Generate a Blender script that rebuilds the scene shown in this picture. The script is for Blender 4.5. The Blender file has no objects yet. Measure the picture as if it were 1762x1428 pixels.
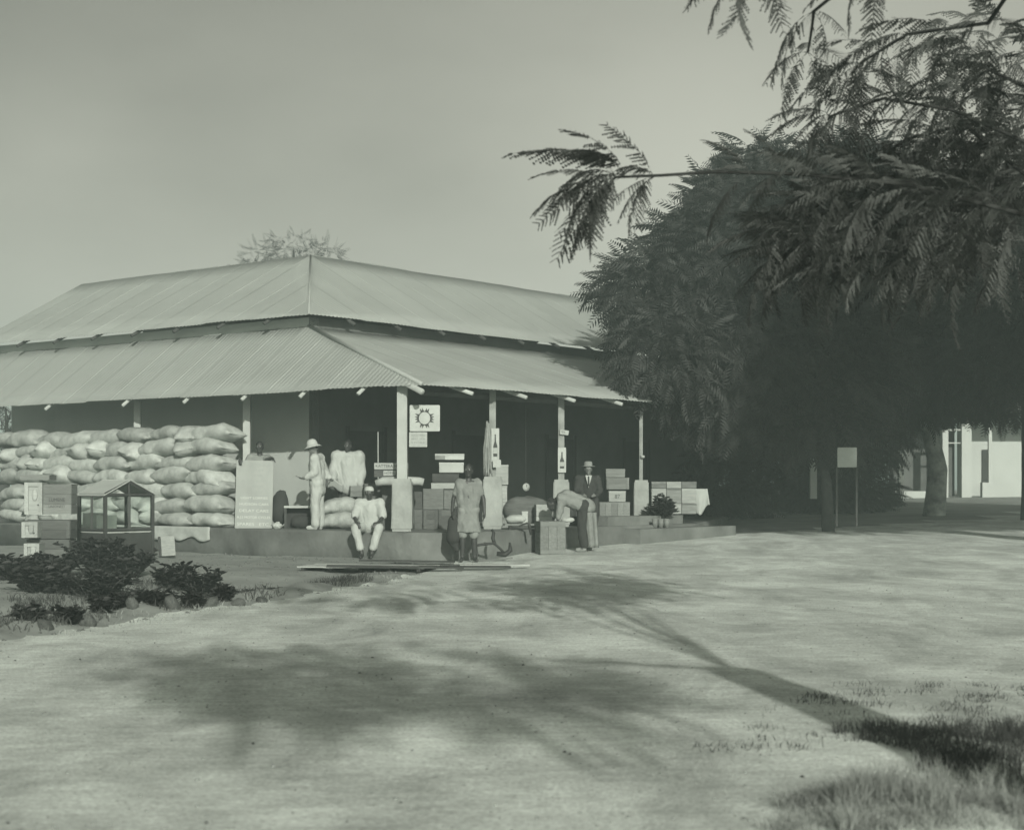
import bpy, bmesh, math, random
import numpy as np
from mathutils import Vector, Matrix, noise as mnoise

S = bpy.context.scene
COL = S.collection
R = math.radians
random.seed(7)
rng = np.random.default_rng(11)

# ------------------------------------------------------------------ camera, light, air
EYE, FPX, CX, HY = 1.35, 2768.0, 881.0, 838.0
cam = bpy.data.cameras.new('camera'); camo = bpy.data.objects.new('camera', cam); COL.objects.link(camo)
camo.location = (0, 0, EYE); camo.rotation_euler = (R(90), 0, 0)
cam.sensor_width = 36; cam.lens = 36 * FPX / 1762; cam.shift_y = (HY - 714) / 1762
cam.clip_start = .1; cam.clip_end = 5000
cam.dof.use_dof = True; cam.dof.focus_distance = 31; cam.dof.aperture_fstop = 3.2
S.camera = camo

SUN_EL = R(20); SUN_H = Vector((.2, -.98)).normalized()
SUN = Vector((SUN_H.x * math.cos(SUN_EL), SUN_H.y * math.cos(SUN_EL), math.sin(SUN_EL)))
w = bpy.data.worlds.new('World'); S.world = w; w.use_nodes = True
nt = w.node_tree; nt.nodes.clear()
def nn(t, kind, **kw):
    n = t.nodes.new(kind)
    for k, v in kw.items(): setattr(n, k, v)
    return n
sky = nn(nt, 'ShaderNodeTexSky', sky_type='NISHITA', sun_disc=False, sun_elevation=SUN_EL,
         sun_rotation=math.atan2(SUN_H.x, SUN_H.y), dust_density=3.0, air_density=1.2)
bw = nn(nt, 'ShaderNodeRGBToBW'); tc = nn(nt, 'ShaderNodeTexCoord'); mp = nn(nt, 'ShaderNodeMapping')
mp.inputs['Scale'].default_value = (1.2, 1.0, 2.4); mp.inputs['Location'].default_value = (1.548, .077, -2.821)
ns = nn(nt, 'ShaderNodeTexNoise'); ns.inputs['Scale'].default_value = 2.6; ns.inputs['Detail'].default_value = 5; ns.inputs['Roughness'].default_value = .45
dot = nn(nt, 'ShaderNodeVectorMath', operation='DOT_PRODUCT'); dot.inputs[1].default_value = (1.6, 0, -1.2)
addn = nn(nt, 'ShaderNodeMath', operation='MULTIPLY_ADD'); addn.inputs[1].default_value = 1.4
cr = nn(nt, 'ShaderNodeMapRange', interpolation_type='SMOOTHSTEP'); cr.inputs[1].default_value = -.5; cr.inputs[2].default_value = 1.1; cr.inputs[3].default_value = .71; cr.inputs[4].default_value = 1.68
mul = nn(nt, 'ShaderNodeMath', operation='MULTIPLY')
cmb = nn(nt, 'ShaderNodeMixRGB', blend_type='MULTIPLY'); cmb.inputs[0].default_value = 1; cmb.inputs[2].default_value = (1, 1, .86, 1)
bg = nn(nt, 'ShaderNodeBackground'); bg.inputs['Strength'].default_value = .055
wo = nn(nt, 'ShaderNodeOutputWorld')
L = nt.links.new
L(sky.outputs[0], bw.inputs[0]); L(tc.outputs['Generated'], mp.inputs[0]); L(mp.outputs[0], ns.inputs['Vector'])
L(tc.outputs['Generated'], dot.inputs[0]); L(ns.outputs['Fac'], addn.inputs[0]); L(dot.outputs['Value'], addn.inputs[2])
L(addn.outputs[0], cr.inputs[0]); L(bw.outputs[0], mul.inputs[0]); L(cr.outputs[0], mul.inputs[1])
L(mul.outputs[0], cmb.inputs[1]); L(cmb.outputs[0], bg.inputs['Color']); L(bg.outputs[0], wo.inputs['Surface'])

sd = bpy.data.lights.new('sun', 'SUN'); sd.energy = 3.3; sd.angle = R(.6); sd.color = (1, .985, .9)
so = bpy.data.objects.new('sun', sd); COL.objects.link(so); so.rotation_euler = SUN.to_track_quat('Z', 'Y').to_euler()
so.location = (10, -20, 30)
S.view_settings.view_transform = 'Standard'; S.view_settings.look = 'None'; S.view_settings.gamma = 1
S.view_settings.exposure = 0.55
S.render.engine = 'CYCLES'
try:
    S.cycles.use_denoising = True; S.cycles.max_bounces = 6; S.cycles.transparent_max_bounces = 8; S.cycles.volume_bounces = 0
    S.cycles.use_adaptive_sampling = False
except Exception: pass

# ------------------------------------------------------------------ helpers
TINT = (.925, 1.0, .935)
MATS = {}
def mono(name, v, rough=.85, var=.25, scale=6, bump=.15, bscale=None, rnd=.0, detail=6, spec=.25, metal=0, stretch=None, world=False):
    if name in MATS: return MATS[name]
    m = bpy.data.materials.new(name); m.use_nodes = True; t = m.node_tree
    p = t.nodes['Principled BSDF']; p.inputs['Roughness'].default_value = rough
    p.inputs['Specular IOR Level'].default_value = spec; p.inputs['Metallic'].default_value = metal
    co = nn(t, 'ShaderNodeTexCoord'); src = co.outputs['Object']
    if world:
        g = nn(t, 'ShaderNodeNewGeometry'); src = g.outputs['Position']
    if stretch:
        ma = nn(t, 'ShaderNodeMapping'); ma.inputs['Scale'].default_value = stretch
        t.links.new(src, ma.inputs[0]); src = ma.outputs[0]
    n = nn(t, 'ShaderNodeTexNoise'); n.inputs['Scale'].default_value = scale; n.inputs['Detail'].default_value = detail; n.inputs['Roughness'].default_value = .6
    t.links.new(src, n.inputs['Vector'])
    r = nn(t, 'ShaderNodeMapRange'); r.inputs[1].default_value = .3; r.inputs[2].default_value = .7
    r.inputs[3].default_value = v * (1 - var); r.inputs[4].default_value = v * (1 + var)
    t.links.new(n.outputs['Fac'], r.inputs[0]); out = r.outputs[0]
    if rnd:
        oi = nn(t, 'ShaderNodeObjectInfo'); rr = nn(t, 'ShaderNodeMapRange'); rr.inputs[3].default_value = 1 - rnd; rr.inputs[4].default_value = 1 + rnd
        t.links.new(oi.outputs['Random'], rr.inputs[0]); mm = nn(t, 'ShaderNodeMath', operation='MULTIPLY')
        t.links.new(out, mm.inputs[0]); t.links.new(rr.outputs[0], mm.inputs[1]); out = mm.outputs[0]
    c = nn(t, 'ShaderNodeMixRGB', blend_type='MULTIPLY'); c.inputs[0].default_value = 1; c.inputs[2].default_value = (*TINT, 1)
    t.links.new(out, c.inputs[1]); t.links.new(c.outputs[0], p.inputs['Base Color'])
    if bump:
        b = nn(t, 'ShaderNodeBump'); b.inputs['Strength'].default_value = bump; b.inputs['Distance'].default_value = .02
        n2 = nn(t, 'ShaderNodeTexNoise'); n2.inputs['Scale'].default_value = bscale or scale * 6; n2.inputs['Detail'].default_value = 5
        t.links.new(src, n2.inputs['Vector']); t.links.new(n2.outputs['Fac'], b.inputs['Height']); t.links.new(b.outputs[0], p.inputs['Normal'])
    MATS[name] = m
    return m

def P(px, py, Y):
    return Vector(((px - CX) * Y / FPX, Y, EYE + (HY - py) * Y / FPX))
def X(px, Y): return (px - CX) * Y / FPX
def props(o, label=None, cat=None, group=None, kind=None):
    if label: o['label'] = label
    if cat: o['category'] = cat
    if group: o['group'] = group
    if kind: o['kind'] = kind
    return o
def thing(name, label, cat, loc=(0, 0, 0), rz=0, group=None):
    o = bpy.data.objects.new(name, None); COL.objects.link(o); o.empty_display_size = .1
    o.location = loc; o.rotation_euler = (0, 0, rz)
    return props(o, label, cat, group)
def link(name, me, parent=None, loc=None, rot=None, scale=None):
    o = bpy.data.objects.new(name, me); COL.objects.link(o)
    if parent: o.parent = parent
    if loc is not None: o.location = loc
    if rot is not None: o.rotation_euler = rot
    if scale is not None: o.scale = scale
    return o
class MB:
    def __init__(s): s.v = []; s.f = []
    def add(s, v, f):
        n = len(s.v); s.v += [tuple(x) for x in v]; s.f += [tuple(i + n for i in q) for q in f]; return s
    def box(s, a, b, M=None):
        x0, y0, z0 = a; x1, y1, z1 = b
        v = [(x0, y0, z0), (x1, y0, z0), (x1, y1, z0), (x0, y1, z0), (x0, y0, z1), (x1, y0, z1), (x1, y1, z1), (x0, y1, z1)]
        if M is not None: v = [M @ Vector(q) for q in v]
        return s.add(v, [(0, 3, 2, 1), (4, 5, 6, 7), (0, 1, 5, 4), (1, 2, 6, 5), (2, 3, 7, 6), (3, 0, 4, 7)])
    def tube(s, pts, rad, n=8, cap=True):
        pts = [Vector(p) for p in pts]
        if not hasattr(rad, '__len__'): rad = [rad] * len(pts)
        v = []; f = []; prev = None
        for i, p in enumerate(pts):
            d = (pts[min(i + 1, len(pts) - 1)] - pts[max(i - 1, 0)]).normalized()
            up = prev if prev is not None else (Vector((0, 0, 1)) if abs(d.z) < .9 else Vector((1, 0, 0)))
            a = d.cross(up).normalized(); bvec = a.cross(d).normalized(); prev = bvec
            for k in range(n):
                t = 2 * math.pi * k / n
                v.append(p + (a * math.cos(t) + bvec * math.sin(t)) * rad[i])
        for i in range(len(pts) - 1):
            for k in range(n):
                k2 = (k + 1) % n
                f.append((i * n + k, i * n + k2, (i + 1) * n + k2, (i + 1) * n + k))
        if cap: f.append(tuple(range(n))[::-1]); f.append(tuple((len(pts) - 1) * n + k for k in range(n)))
        return s.add(v, f)
    def ball(s, c, r, nu=12, nv=8, M=None):
        c = Vector(c); r = Vector(r) if hasattr(r, '__len__') else Vector((r, r, r))
        v = []; f = []
        for j in range(nv + 1):
            ph = math.pi * j / nv
            for i in range(nu):
                th = 2 * math.pi * i / nu
                q = Vector((r.x * math.sin(ph) * math.cos(th), r.y * math.sin(ph) * math.sin(th), r.z * math.cos(ph)))
                if M is not None: q = M @ q
                v.append(c + q)
        for j in range(nv):
            for i in range(nu):
                i2 = (i + 1) % nu; f.append((j * nu + i, (j + 1) * nu + i, (j + 1) * nu + i2, j * nu + i2))
        return s.add(v, f)
    def cap(s, a, b, ra, rb, n=12):
        a = Vector(a); b = Vector(b); s.ball(a, ra, n, 8); s.ball(b, rb, n, 8); s.tube([a, b], [ra, rb], n); return s
    def lathe(s, prof, n=20, c=(0, 0, 0)):
        v = []; f = []
        for r, z in prof:
            for k in range(n):
                t = 2 * math.pi * k / n; v.append((c[0] + r * math.cos(t), c[1] + r * math.sin(t), c[2] + z))
        for i in range(len(prof) - 1):
            for k in range(n):
                k2 = (k + 1) % n; f.append((i * n + k, i * n + k2, (i + 1) * n + k2, (i + 1) * n + k))
        return s.add(v, f)
    def prism(s, poly, z0, z1):
        n = len(poly); v = [(x, y, z0) for x, y in poly] + [(x, y, z1) for x, y in poly]
        f = [tuple(range(n))[::-1], tuple(range(n, 2 * n))] + [(i, (i + 1) % n, (i + 1) % n + n, i + n) for i in range(n)]
        return s.add(v, f)
    def mesh(s, name, mat, smooth=False):
        me = bpy.data.meshes.new(name); me.from_pydata(s.v, [], s.f); me.materials.append(mat)
        if smooth: me.polygons.foreach_set('use_smooth', [True] * len(me.polygons))
        me.update(); return me
    def obj(s, name, mat, parent=None, smooth=False, **kw):
        return link(name, s.mesh(name, mat, smooth), parent, **kw)
def np_mesh(name, V, F, mat, smooth=False):
    """V (n,3), F (m,k) arrays -> mesh, fast"""
    me = bpy.data.meshes.new(name); k = F.shape[1]
    me.vertices.add(len(V)); me.vertices.foreach_set('co', V.astype(np.float32).ravel())
    me.loops.add(F.size); me.loops.foreach_set('vertex_index', F.astype(np.int32).ravel())
    me.polygons.add(len(F)); me.polygons.foreach_set('loop_start', np.arange(0, F.size, k, dtype=np.int32))
    if smooth: me.polygons.foreach_set('use_smooth', np.ones(len(F), bool))
    me.materials.append(mat); me.update(calc_edges=True); me.validate(); return me
def remeshed(mb, name, mat, vox=.014, it=4, dec=None):
    me = mb.mesh(name, mat); o = bpy.data.objects.new(name, me); COL.objects.link(o)
    m = o.modifiers.new('r', 'REMESH'); m.mode = 'VOXEL'; m.voxel_size = vox
    sm = o.modifiers.new('s', 'SMOOTH'); sm.factor = .5; sm.iterations = it
    dg = bpy.context.evaluated_depsgraph_get(); dg.update()
    out = bpy.data.meshes.new_from_object(o.evaluated_get(dg)); bpy.data.objects.remove(o); bpy.data.meshes.remove(me)
    out.name = name
    if not out.materials: out.materials.append(mat)
    out.polygons.foreach_set('use_smooth', [True] * len(out.polygons))
    return out
def lettering(body, size, mat, parent, loc, rot=(R(90), 0, 0), align='CENTER', width=None, name='lettering'):
    cu = bpy.data.curves.new('t', 'FONT'); cu.body = body; cu.size = size; cu.align_x = align; cu.align_y = 'CENTER'; cu.extrude = .0015; cu.resolution_u = 3
    o = bpy.data.objects.new('t', cu); COL.objects.link(o)
    dg = bpy.context.evaluated_depsgraph_get(); dg.update()
    me = bpy.data.meshes.new_from_object(o.evaluated_get(dg)); bpy.data.objects.remove(o); bpy.data.curves.remove(cu)
    me.name = name; me.materials.clear(); me.materials.append(mat)
    sx = 1
    if width and len(me.vertices):
        xs = [v.co.x for v in me.vertices]; sx = width / max(1e-4, max(xs) - min(xs))
    return link(name, me, parent, loc, rot, (sx, 1, 1))
def bevbox(name, mat, b=.03):
    bm = bmesh.new(); bmesh.ops.create_cube(bm, size=1); bmesh.ops.bevel(bm, geom=bm.edges[:], offset=b, segments=1, affect='EDGES')
    me = bpy.data.meshes.new(name); bm.to_mesh(me); bm.free(); me.materials.append(mat); return me
_uc = {}
def piece(name, mat, parent, c, size, rot=None, jit=0):
    """one board: shared unit box, scaled"""
    k = mat.name
    if k not in _uc: _uc[k] = bevbox('board', mat, .025)
    r = rot or (0, 0, 0)
    if jit: r = (r[0] + random.uniform(-jit, jit), r[1] + random.uniform(-jit, jit), r[2] + random.uniform(-jit, jit))
    return link(name, _uc[k], parent, c, r, size)

# ------------------------------------------------------------------ materials
M_road = mono('dirt_road', 0.62, .95, .18, .55, .55, 60, world=True, detail=9)
def enrich(m, big, bs, grains):
    t = m.node_tree; p = t.nodes['Principled BSDF']; g = nn(t, 'ShaderNodeNewGeometry'); ma = nn(t, 'ShaderNodeMapping'); ma.inputs['Rotation'].default_value = (0, 0, R(-28)); ma.inputs['Scale'].default_value = (1, .45, 1)
    t.links.new(g.outputs['Position'], ma.inputs[0]); n = nn(t, 'ShaderNodeTexNoise'); n.inputs['Scale'].default_value = bs; n.inputs['Detail'].default_value = 8; n.inputs['Roughness'].default_value = .7; n.inputs['Distortion'].default_value = .6
    t.links.new(ma.outputs[0], n.inputs['Vector']); r = nn(t, 'ShaderNodeMapRange'); r.inputs[1].default_value = .32; r.inputs[2].default_value = .62; r.inputs[3].default_value = 1 - big; r.inputs[4].default_value = 1 + big * .35
    t.links.new(n.outputs['Fac'], r.inputs[0]); old = p.inputs['Base Color'].links[0].from_socket
    n3 = nn(t, 'ShaderNodeTexNoise'); n3.inputs['Scale'].default_value = 38; n3.inputs['Detail'].default_value = 4; t.links.new(g.outputs['Position'], n3.inputs['Vector'])
    r3 = nn(t, 'ShaderNodeMapRange'); r3.inputs[1].default_value = .3; r3.inputs[2].default_value = .7; r3.inputs[3].default_value = 1 - grains; r3.inputs[4].default_value = 1 + grains; t.links.new(n3.outputs['Fac'], r3.inputs[0])
    ma2 = nn(t, 'ShaderNodeMapping'); ma2.inputs['Rotation'].default_value = (0, 0, R(-20)); ma2.inputs['Scale'].default_value = (.6, 1.6, 1); t.links.new(g.outputs['Position'], ma2.inputs[0])
    n4 = nn(t, 'ShaderNodeTexNoise'); n4.inputs['Scale'].default_value = 5; n4.inputs['Detail'].default_value = 12; n4.inputs['Roughness'].default_value = .82; t.links.new(ma2.outputs[0], n4.inputs['Vector'])
    r4 = nn(t, 'ShaderNodeMapRange'); r4.inputs[1].default_value = .38; r4.inputs[2].default_value = .6; r4.inputs[3].default_value = .74; r4.inputs[4].default_value = 1.08; t.links.new(n4.outputs['Fac'], r4.inputs[0])
    m0 = nn(t, 'ShaderNodeMath', operation='MULTIPLY'); t.links.new(r3.outputs[0], m0.inputs[0]); t.links.new(r4.outputs[0], m0.inputs[1])
    mm = nn(t, 'ShaderNodeMath', operation='MULTIPLY'); t.links.new(r.outputs[0], mm.inputs[0]); t.links.new(m0.outputs[0], mm.inputs[1])
    c = nn(t, 'ShaderNodeMixRGB', blend_type='MULTIPLY'); c.inputs[0].default_value = 1; t.links.new(old, c.inputs[1]); t.links.new(mm.outputs[0], c.inputs[2]); t.links.new(c.outputs[0], p.inputs['Base Color'])
enrich(M_road, .42, .9, .25)
M_yard = mono('yard_earth', 0.24, .95, .25, .9, .6, 8, world=True, detail=9)
M_slab = mono('rough_plaster', 0.145, .9, .45, .9, .6, 14, world=True)
M_plinth = mono('plinth_plaster', .27, .9, .2, 2.5, .6, 14, world=True)
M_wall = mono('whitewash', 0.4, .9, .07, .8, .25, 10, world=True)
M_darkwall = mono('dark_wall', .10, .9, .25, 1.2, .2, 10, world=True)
M_iron = mono('galvanised_iron', 0.30, .55, .06, 1.1, .1, 5, world=True, spec=.4, rnd=.03)
M_wood_w = mono('white_painted_wood', 0.36, .8, .12, 2, .2, 30, rnd=.08)
M_wood_d = mono('dark_wood', .045, .8, .3, 3, .2, 30, rnd=.2)
M_pole = mono('grey_pole', .22, .85, .3, 3, .4, 20)
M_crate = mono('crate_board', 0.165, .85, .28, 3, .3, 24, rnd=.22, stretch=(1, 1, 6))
M_crate_d = mono('old_or_shaded_crate_board', 0.095, .85, .35, 3, .3, 24, rnd=.25, stretch=(1, 1, 6))
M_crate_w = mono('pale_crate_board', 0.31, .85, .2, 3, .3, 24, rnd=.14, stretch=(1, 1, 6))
M_sack = mono('sacking', 0.33, .95, .24, 6, .8, 45, rnd=.16)
M_white = mono('white_cloth', 0.36, .95, .06, 5, .3, 22)
M_grey = mono('grey_cloth', 0.2, .95, .15, 5, .3, 22)
M_tunic = mono('tunic_cloth', 0.18, .95, .22, 7, .3, 22)
M_dark = mono('dark_cloth', .035, .95, .2, 5, .3, 22)
M_skin = mono('skin', .035, .5, .15, 8, .1, spec=.4)
M_skin2 = mono('tanned_skin', .14, .5, .15, 8, .1, spec=.4)
M_hair = mono('hair', .015, .9, .2, 20, .3)
M_black = mono('black_paint', .025, .7, .2, 8, .05)
M_print = mono('dark_print', .05, .8, .1, 8, 0)
M_wlet = mono('white_letter', 0.5, .8, .05, 8, 0)
M_board = mono('grey_signboard', 0.29, .8, .12, 2.5, .1, 20)
M_paper = mono('paper', 0.33, .9, .14, 6, .1, 20)
M_ironwork = mono('black_iron', .03, .6, .3, 8, .2)
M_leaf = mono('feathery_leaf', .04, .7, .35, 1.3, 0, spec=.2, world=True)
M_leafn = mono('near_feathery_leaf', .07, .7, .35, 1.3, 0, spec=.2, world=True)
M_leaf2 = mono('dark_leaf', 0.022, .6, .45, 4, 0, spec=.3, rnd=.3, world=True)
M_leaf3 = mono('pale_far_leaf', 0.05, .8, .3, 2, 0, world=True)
M_bark = mono('bark', 0.055, .95, .45, 5, .8, 16)
M_bark2 = mono('speckle_lit_bark', .26, .95, .7, 2.2, .9, 12)  # sun speckles on a dark trunk, put into the bark's tone variation
M_twig = mono('dark_bark', .03, .9, .4, 8, .5, 30)
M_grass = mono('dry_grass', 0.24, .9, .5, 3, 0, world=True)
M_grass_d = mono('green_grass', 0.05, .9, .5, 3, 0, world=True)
M_stone = mono('stone', 0.1, .95, .4, 5, .8, 16, rnd=.3)
gm = bpy.data.materials.new('window_glass'); gm.use_nodes = True
_p = gm.node_tree.nodes['Principled BSDF']; _p.inputs['Transmission Weight'].default_value = 1; _p.inputs['Roughness'].default_value = .03; _p.inputs['IOR'].default_value = 1.08
_p.inputs['Base Color'].default_value = (.85, .9, .87, 1); M_glass = gm

# ------------------------------------------------------------------ terrain
C0 = Vector((-1.69, 30.0)); U = Vector((-.785, .62)); V = Vector((.62, .785))
def B(s, t): q = C0 + U * s + V * t; return Vector((q.x, q.y))
EDGE = [(-9, 4.0), (-6.3, 9.0), (-4.4, 14.2), (-3.75, 16.5), (-2.75, 19.5), (-1.95, 22.4), (-1.45, 25.2), (-1.25, 28.6), (-1.35, 30.0), (-1.07, 30.79), (3.9, 37.07), (9, 41), (16, 48), (60, 92), (380, 409)]
EX = np.array([p[0] for p in EDGE]); EY = np.array([p[1] for p in EDGE])
def edge_dist(x, y):
    """signed distance to the left road edge, > 0 on the road side"""
    best = np.full(np.shape(x), 1e9); sg = np.ones(np.shape(x))
    for i in range(len(EX) - 1):
        ax, ay, bx, by = EX[i], EY[i], EX[i + 1], EY[i + 1]; dx, dy = bx - ax, by - ay; l2 = dx * dx + dy * dy
        t = np.clip(((x - ax) * dx + (y - ay) * dy) / l2, 0, 1); qx, qy = ax + t * dx, ay + t * dy
        d = np.hypot(x - qx, y - qy); c = dx * (y - ay) - dy * (x - ax)
        upd = d < best; best = np.where(upd, d, best); sg = np.where(upd, np.where(c > 0, -1., 1.), sg)
    return best * sg
def nz(x, y, s, seed=0):
    x = np.asarray(x, float) * s + seed * 7.3; y = np.asarray(y, float) * s - seed * 3.1
    return (np.sin(x * 1.7 + 1.3 * np.sin(y * 1.1)) + np.sin(y * 2.3 + 1.7 * np.sin(x * .9 + 2)) + .5 * np.sin(x * 4.1 + y * 3.7 + 1)) / 2.5
def gz(x, y):
    x = np.asarray(x, float); y = np.asarray(y, float)
    t = (x - C0.x) * V.x + (y - C0.y) * V.y - 1.0
    rise = .025 * np.where(t > 0, t, 0); rise = np.minimum(rise, 1.0 + 0 * rise)
    d = edge_dist(x, y)
    dep = np.clip((26.5 - y) / 6, 0, 1)
    ditch = -.42 * dep * np.exp(-((d + 1.9) / .95) ** 2)
    berm = .10 * dep * np.exp(-((d + .45) / .32) ** 2) * (1 + .6 * nz(x, y, 2.3, 3))
    e = np.clip(1 - np.abs(d) / .5, 0, 1)
    rough = np.where(d < 0, .018, .002) * nz(x, y, 3.1, 1) + np.where(d < 0, .03, .008) * nz(x, y, .7, 2)
    # sunken hollow at the near right
    hol = -.25 * np.exp(-(((x - 2.35) / .42) ** 2 + ((y - 7.45) / .6) ** 2))
    tuft = .08 * np.exp(-(((x - 1.75) / .5) ** 2 + ((y - 6.7) / .45) ** 2))
    fade = np.clip((60 - np.hypot(x, y)) / 20, 0, 1)
    return rise + (ditch + berm + rough + hol + tuft) * fade
def gh(x, y): return float(gz(np.array([x]), np.array([y]))[0])
def axis(lo, hi, step, far0, far1):
    a = list(np.arange(lo, hi, step)); s = step; p = hi
    while p < far1: a.append(p); s *= 1.35; p += s
    a.append(far1); s = step; p = lo - step; b = []
    while p > far0: b.append(p); s *= 1.35; p -= s
    b.append(far0); return np.array(b[::-1] + a)
gx = axis(-10, 9, .11, -410, 410); gy = axis(5.5, 38, .11, -60, 410)
GX, GY = np.meshgrid(gx, gy); 
def ed_j(x, y): return edge_dist(x, y) + .10 * nz(x, y, 2.7, 5)
for _ in range(2):      # pull grid points that lie near the road edge onto it
    d0 = ed_j(GX, GY); gxx = (ed_j(GX + .01, GY) - d0) / .01; gyy = (ed_j(GX, GY + .01) - d0) / .01; near = (np.abs(d0) < .062) & (np.hypot(GX, GY) < 45)
    GX = np.where(near, GX - d0 * gxx, GX); GY = np.where(near, GY - d0 * gyy, GY)
GV = np.stack([GX, GY, gz(GX, GY)], -1).reshape(-1, 3)
nx = len(gx); ii, jj = np.meshgrid(np.arange(nx - 1), np.arange(len(gy) - 1)); b0 = (jj * nx + ii).ravel()
GF = np.stack([b0, b0 + 1, b0 + nx + 1, b0 + nx], 1)
cx_ = GV[GF].mean(1); ed = ed_j(cx_[:, 0], cx_[:, 1])
def sub(mask, name, mat):
    f = GF[mask]; u, inv = np.unique(f, return_inverse=True)
    o = link(name, np_mesh(name, GV[u], inv.reshape(f.shape), mat, True)); o['kind'] = 'structure'; return o
sub(ed >= 0, 'road', M_road); sub(ed < 0, 'ground', M_yard)

# ------------------------------------------------------------------ the store building
store = thing('trading_store', 'long white corner store with wide corrugated iron veranda roofs and whitewashed walls', 'building')
ZE, ZT, ZU = 3.26, 4.80, 5.01      # lower eave, top of lower roof, upper eave
A_, B_ = 2.0, 5.0                  # depth of left and right verandas
FZ = .51
def corr(name, eave0, edir, indir, n_len, top_of, z0, slope, period=.12, amp=.006, lo_of=None):
    """corrugated sheets laid side by side along the eave, each running up the slope to top_of(e)"""
    root = bpy.data.objects.new(name, None); COL.objects.link(root); root.parent = store
    per = 8; wd = 7 * period; k = 0; e0 = 0.
    while e0 < n_len - .01:
        e1 = min(n_len, e0 + wd + period); n = max(4, int((e1 - e0) / period * per)); e = np.linspace(e0, e1, n + 1); rows = 6; Vs = []
        jit = random.uniform(-.025, .025); lift = .004 * (k % 2) + random.uniform(0, .002)
        for r in range(rows):
            f = r / (rows - 1); lo = np.array([lo_of(q) if lo_of else 0 for q in e]) + (jit if r == 0 else 0); top = np.array([top_of(q) for q in e]); top = np.maximum(top, lo + .001)
            t = lo + (top - lo) * f; wv = amp * np.sin(2 * np.pi * e / period) + .012 * nz(e, t, .8, 4) + lift
            Vs.append(np.stack([eave0.x + edir.x * e + indir.x * t, eave0.y + edir.y * e + indir.y * t, z0 + slope * t + wv], 1))
        Vt = np.concatenate(Vs); m = n + 1; i, j = np.meshgrid(np.arange(n), np.arange(rows - 1)); q = (j * m + i).ravel()
        o = link('roof_sheet', np_mesh('roof_sheet', Vt, np.stack([q, q + 1, q + m + 1, q + m], 1), M_iron, True), root)
        md = o.modifiers.new('t', 'SOLIDIFY'); md.thickness = .004; md.offset = 0
        e0 += wd; k += 1
    return root
sl_l = (ZT - ZE) / A_; sl_r = (ZT - ZE) / B_
corr('veranda_roof', C0, U, V, 16.4, lambda s: min(A_ + .05, A_ * s / B_), ZE, sl_l)
corr('veranda_roof', C0, V, U, 19.0, lambda t: min(B_ + .05, B_ * t / A_), ZE, sl_r)
hip = MB(); a = B(0, 0); b = B(B_, A_)
hip.tube([(a.x, a.y, ZE + .015), (b.x, b.y, ZT + .015)], .045, 8); hip.obj('ridge_cap', M_iron, store, True)
E0 = B(B_ - .4, A_ - .4); wU = 3.6; slU = .55
corr('main_roof', E0, U, V, 12.6, lambda s: min(wU, s), ZU, slU)
corr('main_roof', E0, V, U, 15.5, lambda t: min(wU, t), ZU, slU)
bk0 = B(B_ - .4 + wU, A_ - .4 + wU)
corr('main_roof', bk0, U, V, 9.0, lambda s: wU, ZU + slU * wU, -slU)
corr('main_roof', bk0, V, U, 11.9, lambda s: wU, ZU + slU * wU, -slU)
hip = MB(); hip.tube([(E0.x, E0.y, ZU + .02), (bk0.x, bk0.y, ZU + slU * wU + .0)], .022, 8); hip.obj('ridge_cap', M_iron, store, True)
# floor slab with a rounded corner apron
def smooth(pts, k=4):
    o = []
    for i in range(1, len(pts) - 2):
        p0, p1, p2, p3 = pts[i - 1], pts[i], pts[i + 1], pts[i + 2]
        for j in range(k):
            t = j / k; o.append(.5 * ((2 * p1) + (p2 - p0) * t + (2 * p0 - 5 * p1 + 4 * p2 - p3) * t * t + (3 * p1 - p0 - 3 * p2 + p3) * t ** 3))
    return o
poly = [B(17, -.3), B(17, 8), B(8, 20), B(5, 20), B(-.35, 9.2)] + smooth([B(-.35, 4), B(-.35, 2.8), B(-.58, 2.0), B(-.80, 1.2), B(-.85, .45), B(-.72, 0), B(-.4, -.27), B(0, -.34), B(.6, -.33), B(1.4, -.3), B(2.5, -.3)])
mb = MB(); n = len(poly)
def slab_mesh():
    bm = bmesh.new(); vs = [bm.verts.new((p.x, p.y, -.3)) for p in poly]; f = bm.faces.new(vs)
    r = bmesh.ops.extrude_face_region(bm, geom=[f]); top = [g for g in r['geom'] if isinstance(g, bmesh.types.BMVert)]
    for v in top: v.co.z = FZ
    bmesh.ops.bevel(bm, geom=[e for e in bm.edges if abs(e.verts[0].co.z - FZ) < 1e-4 and abs(e.verts[1].co.z - FZ) < 1e-4], offset=.035, segments=3, affect='EDGES')
    bmesh.ops.recalc_face_normals(bm, faces=bm.faces)
    me = bpy.data.meshes.new('veranda_floor'); bm.to_mesh(me); bm.free(); me.materials.append(M_slab)
    for p in me.polygons: p.use_smooth = abs(p.normal.z) < .5
    return me
link('veranda_floor', slab_mesh(), store)
def bbox_(name, s0, s1, t0, t1, z0, z1, mat, parent=store):
    p = [B(s0, t0), B(s1, t0), B(s1, t1), B(s0, t1)]
    return MB().prism([(q.x, q.y) for q in p], z0, z1).obj(name, mat, parent)
# low kerb and steps at the right end of the veranda
bbox_('kerb', -.12, .95, 5.9, 8.9, FZ - .05, FZ + .2, M_slab)
bbox_('step', -.75, -.3, 6.2, 10.2, -.1, FZ - .06, M_slab)
def s_of(px, t=A_):
    r = (px - CX) / FPX; q = C0 + V * t; return (q.x - r * q.y) / (-U.x + r * U.y)
def sgeo(s, t, z): q = B(s, t); return (q.x, q.y, z)
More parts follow.
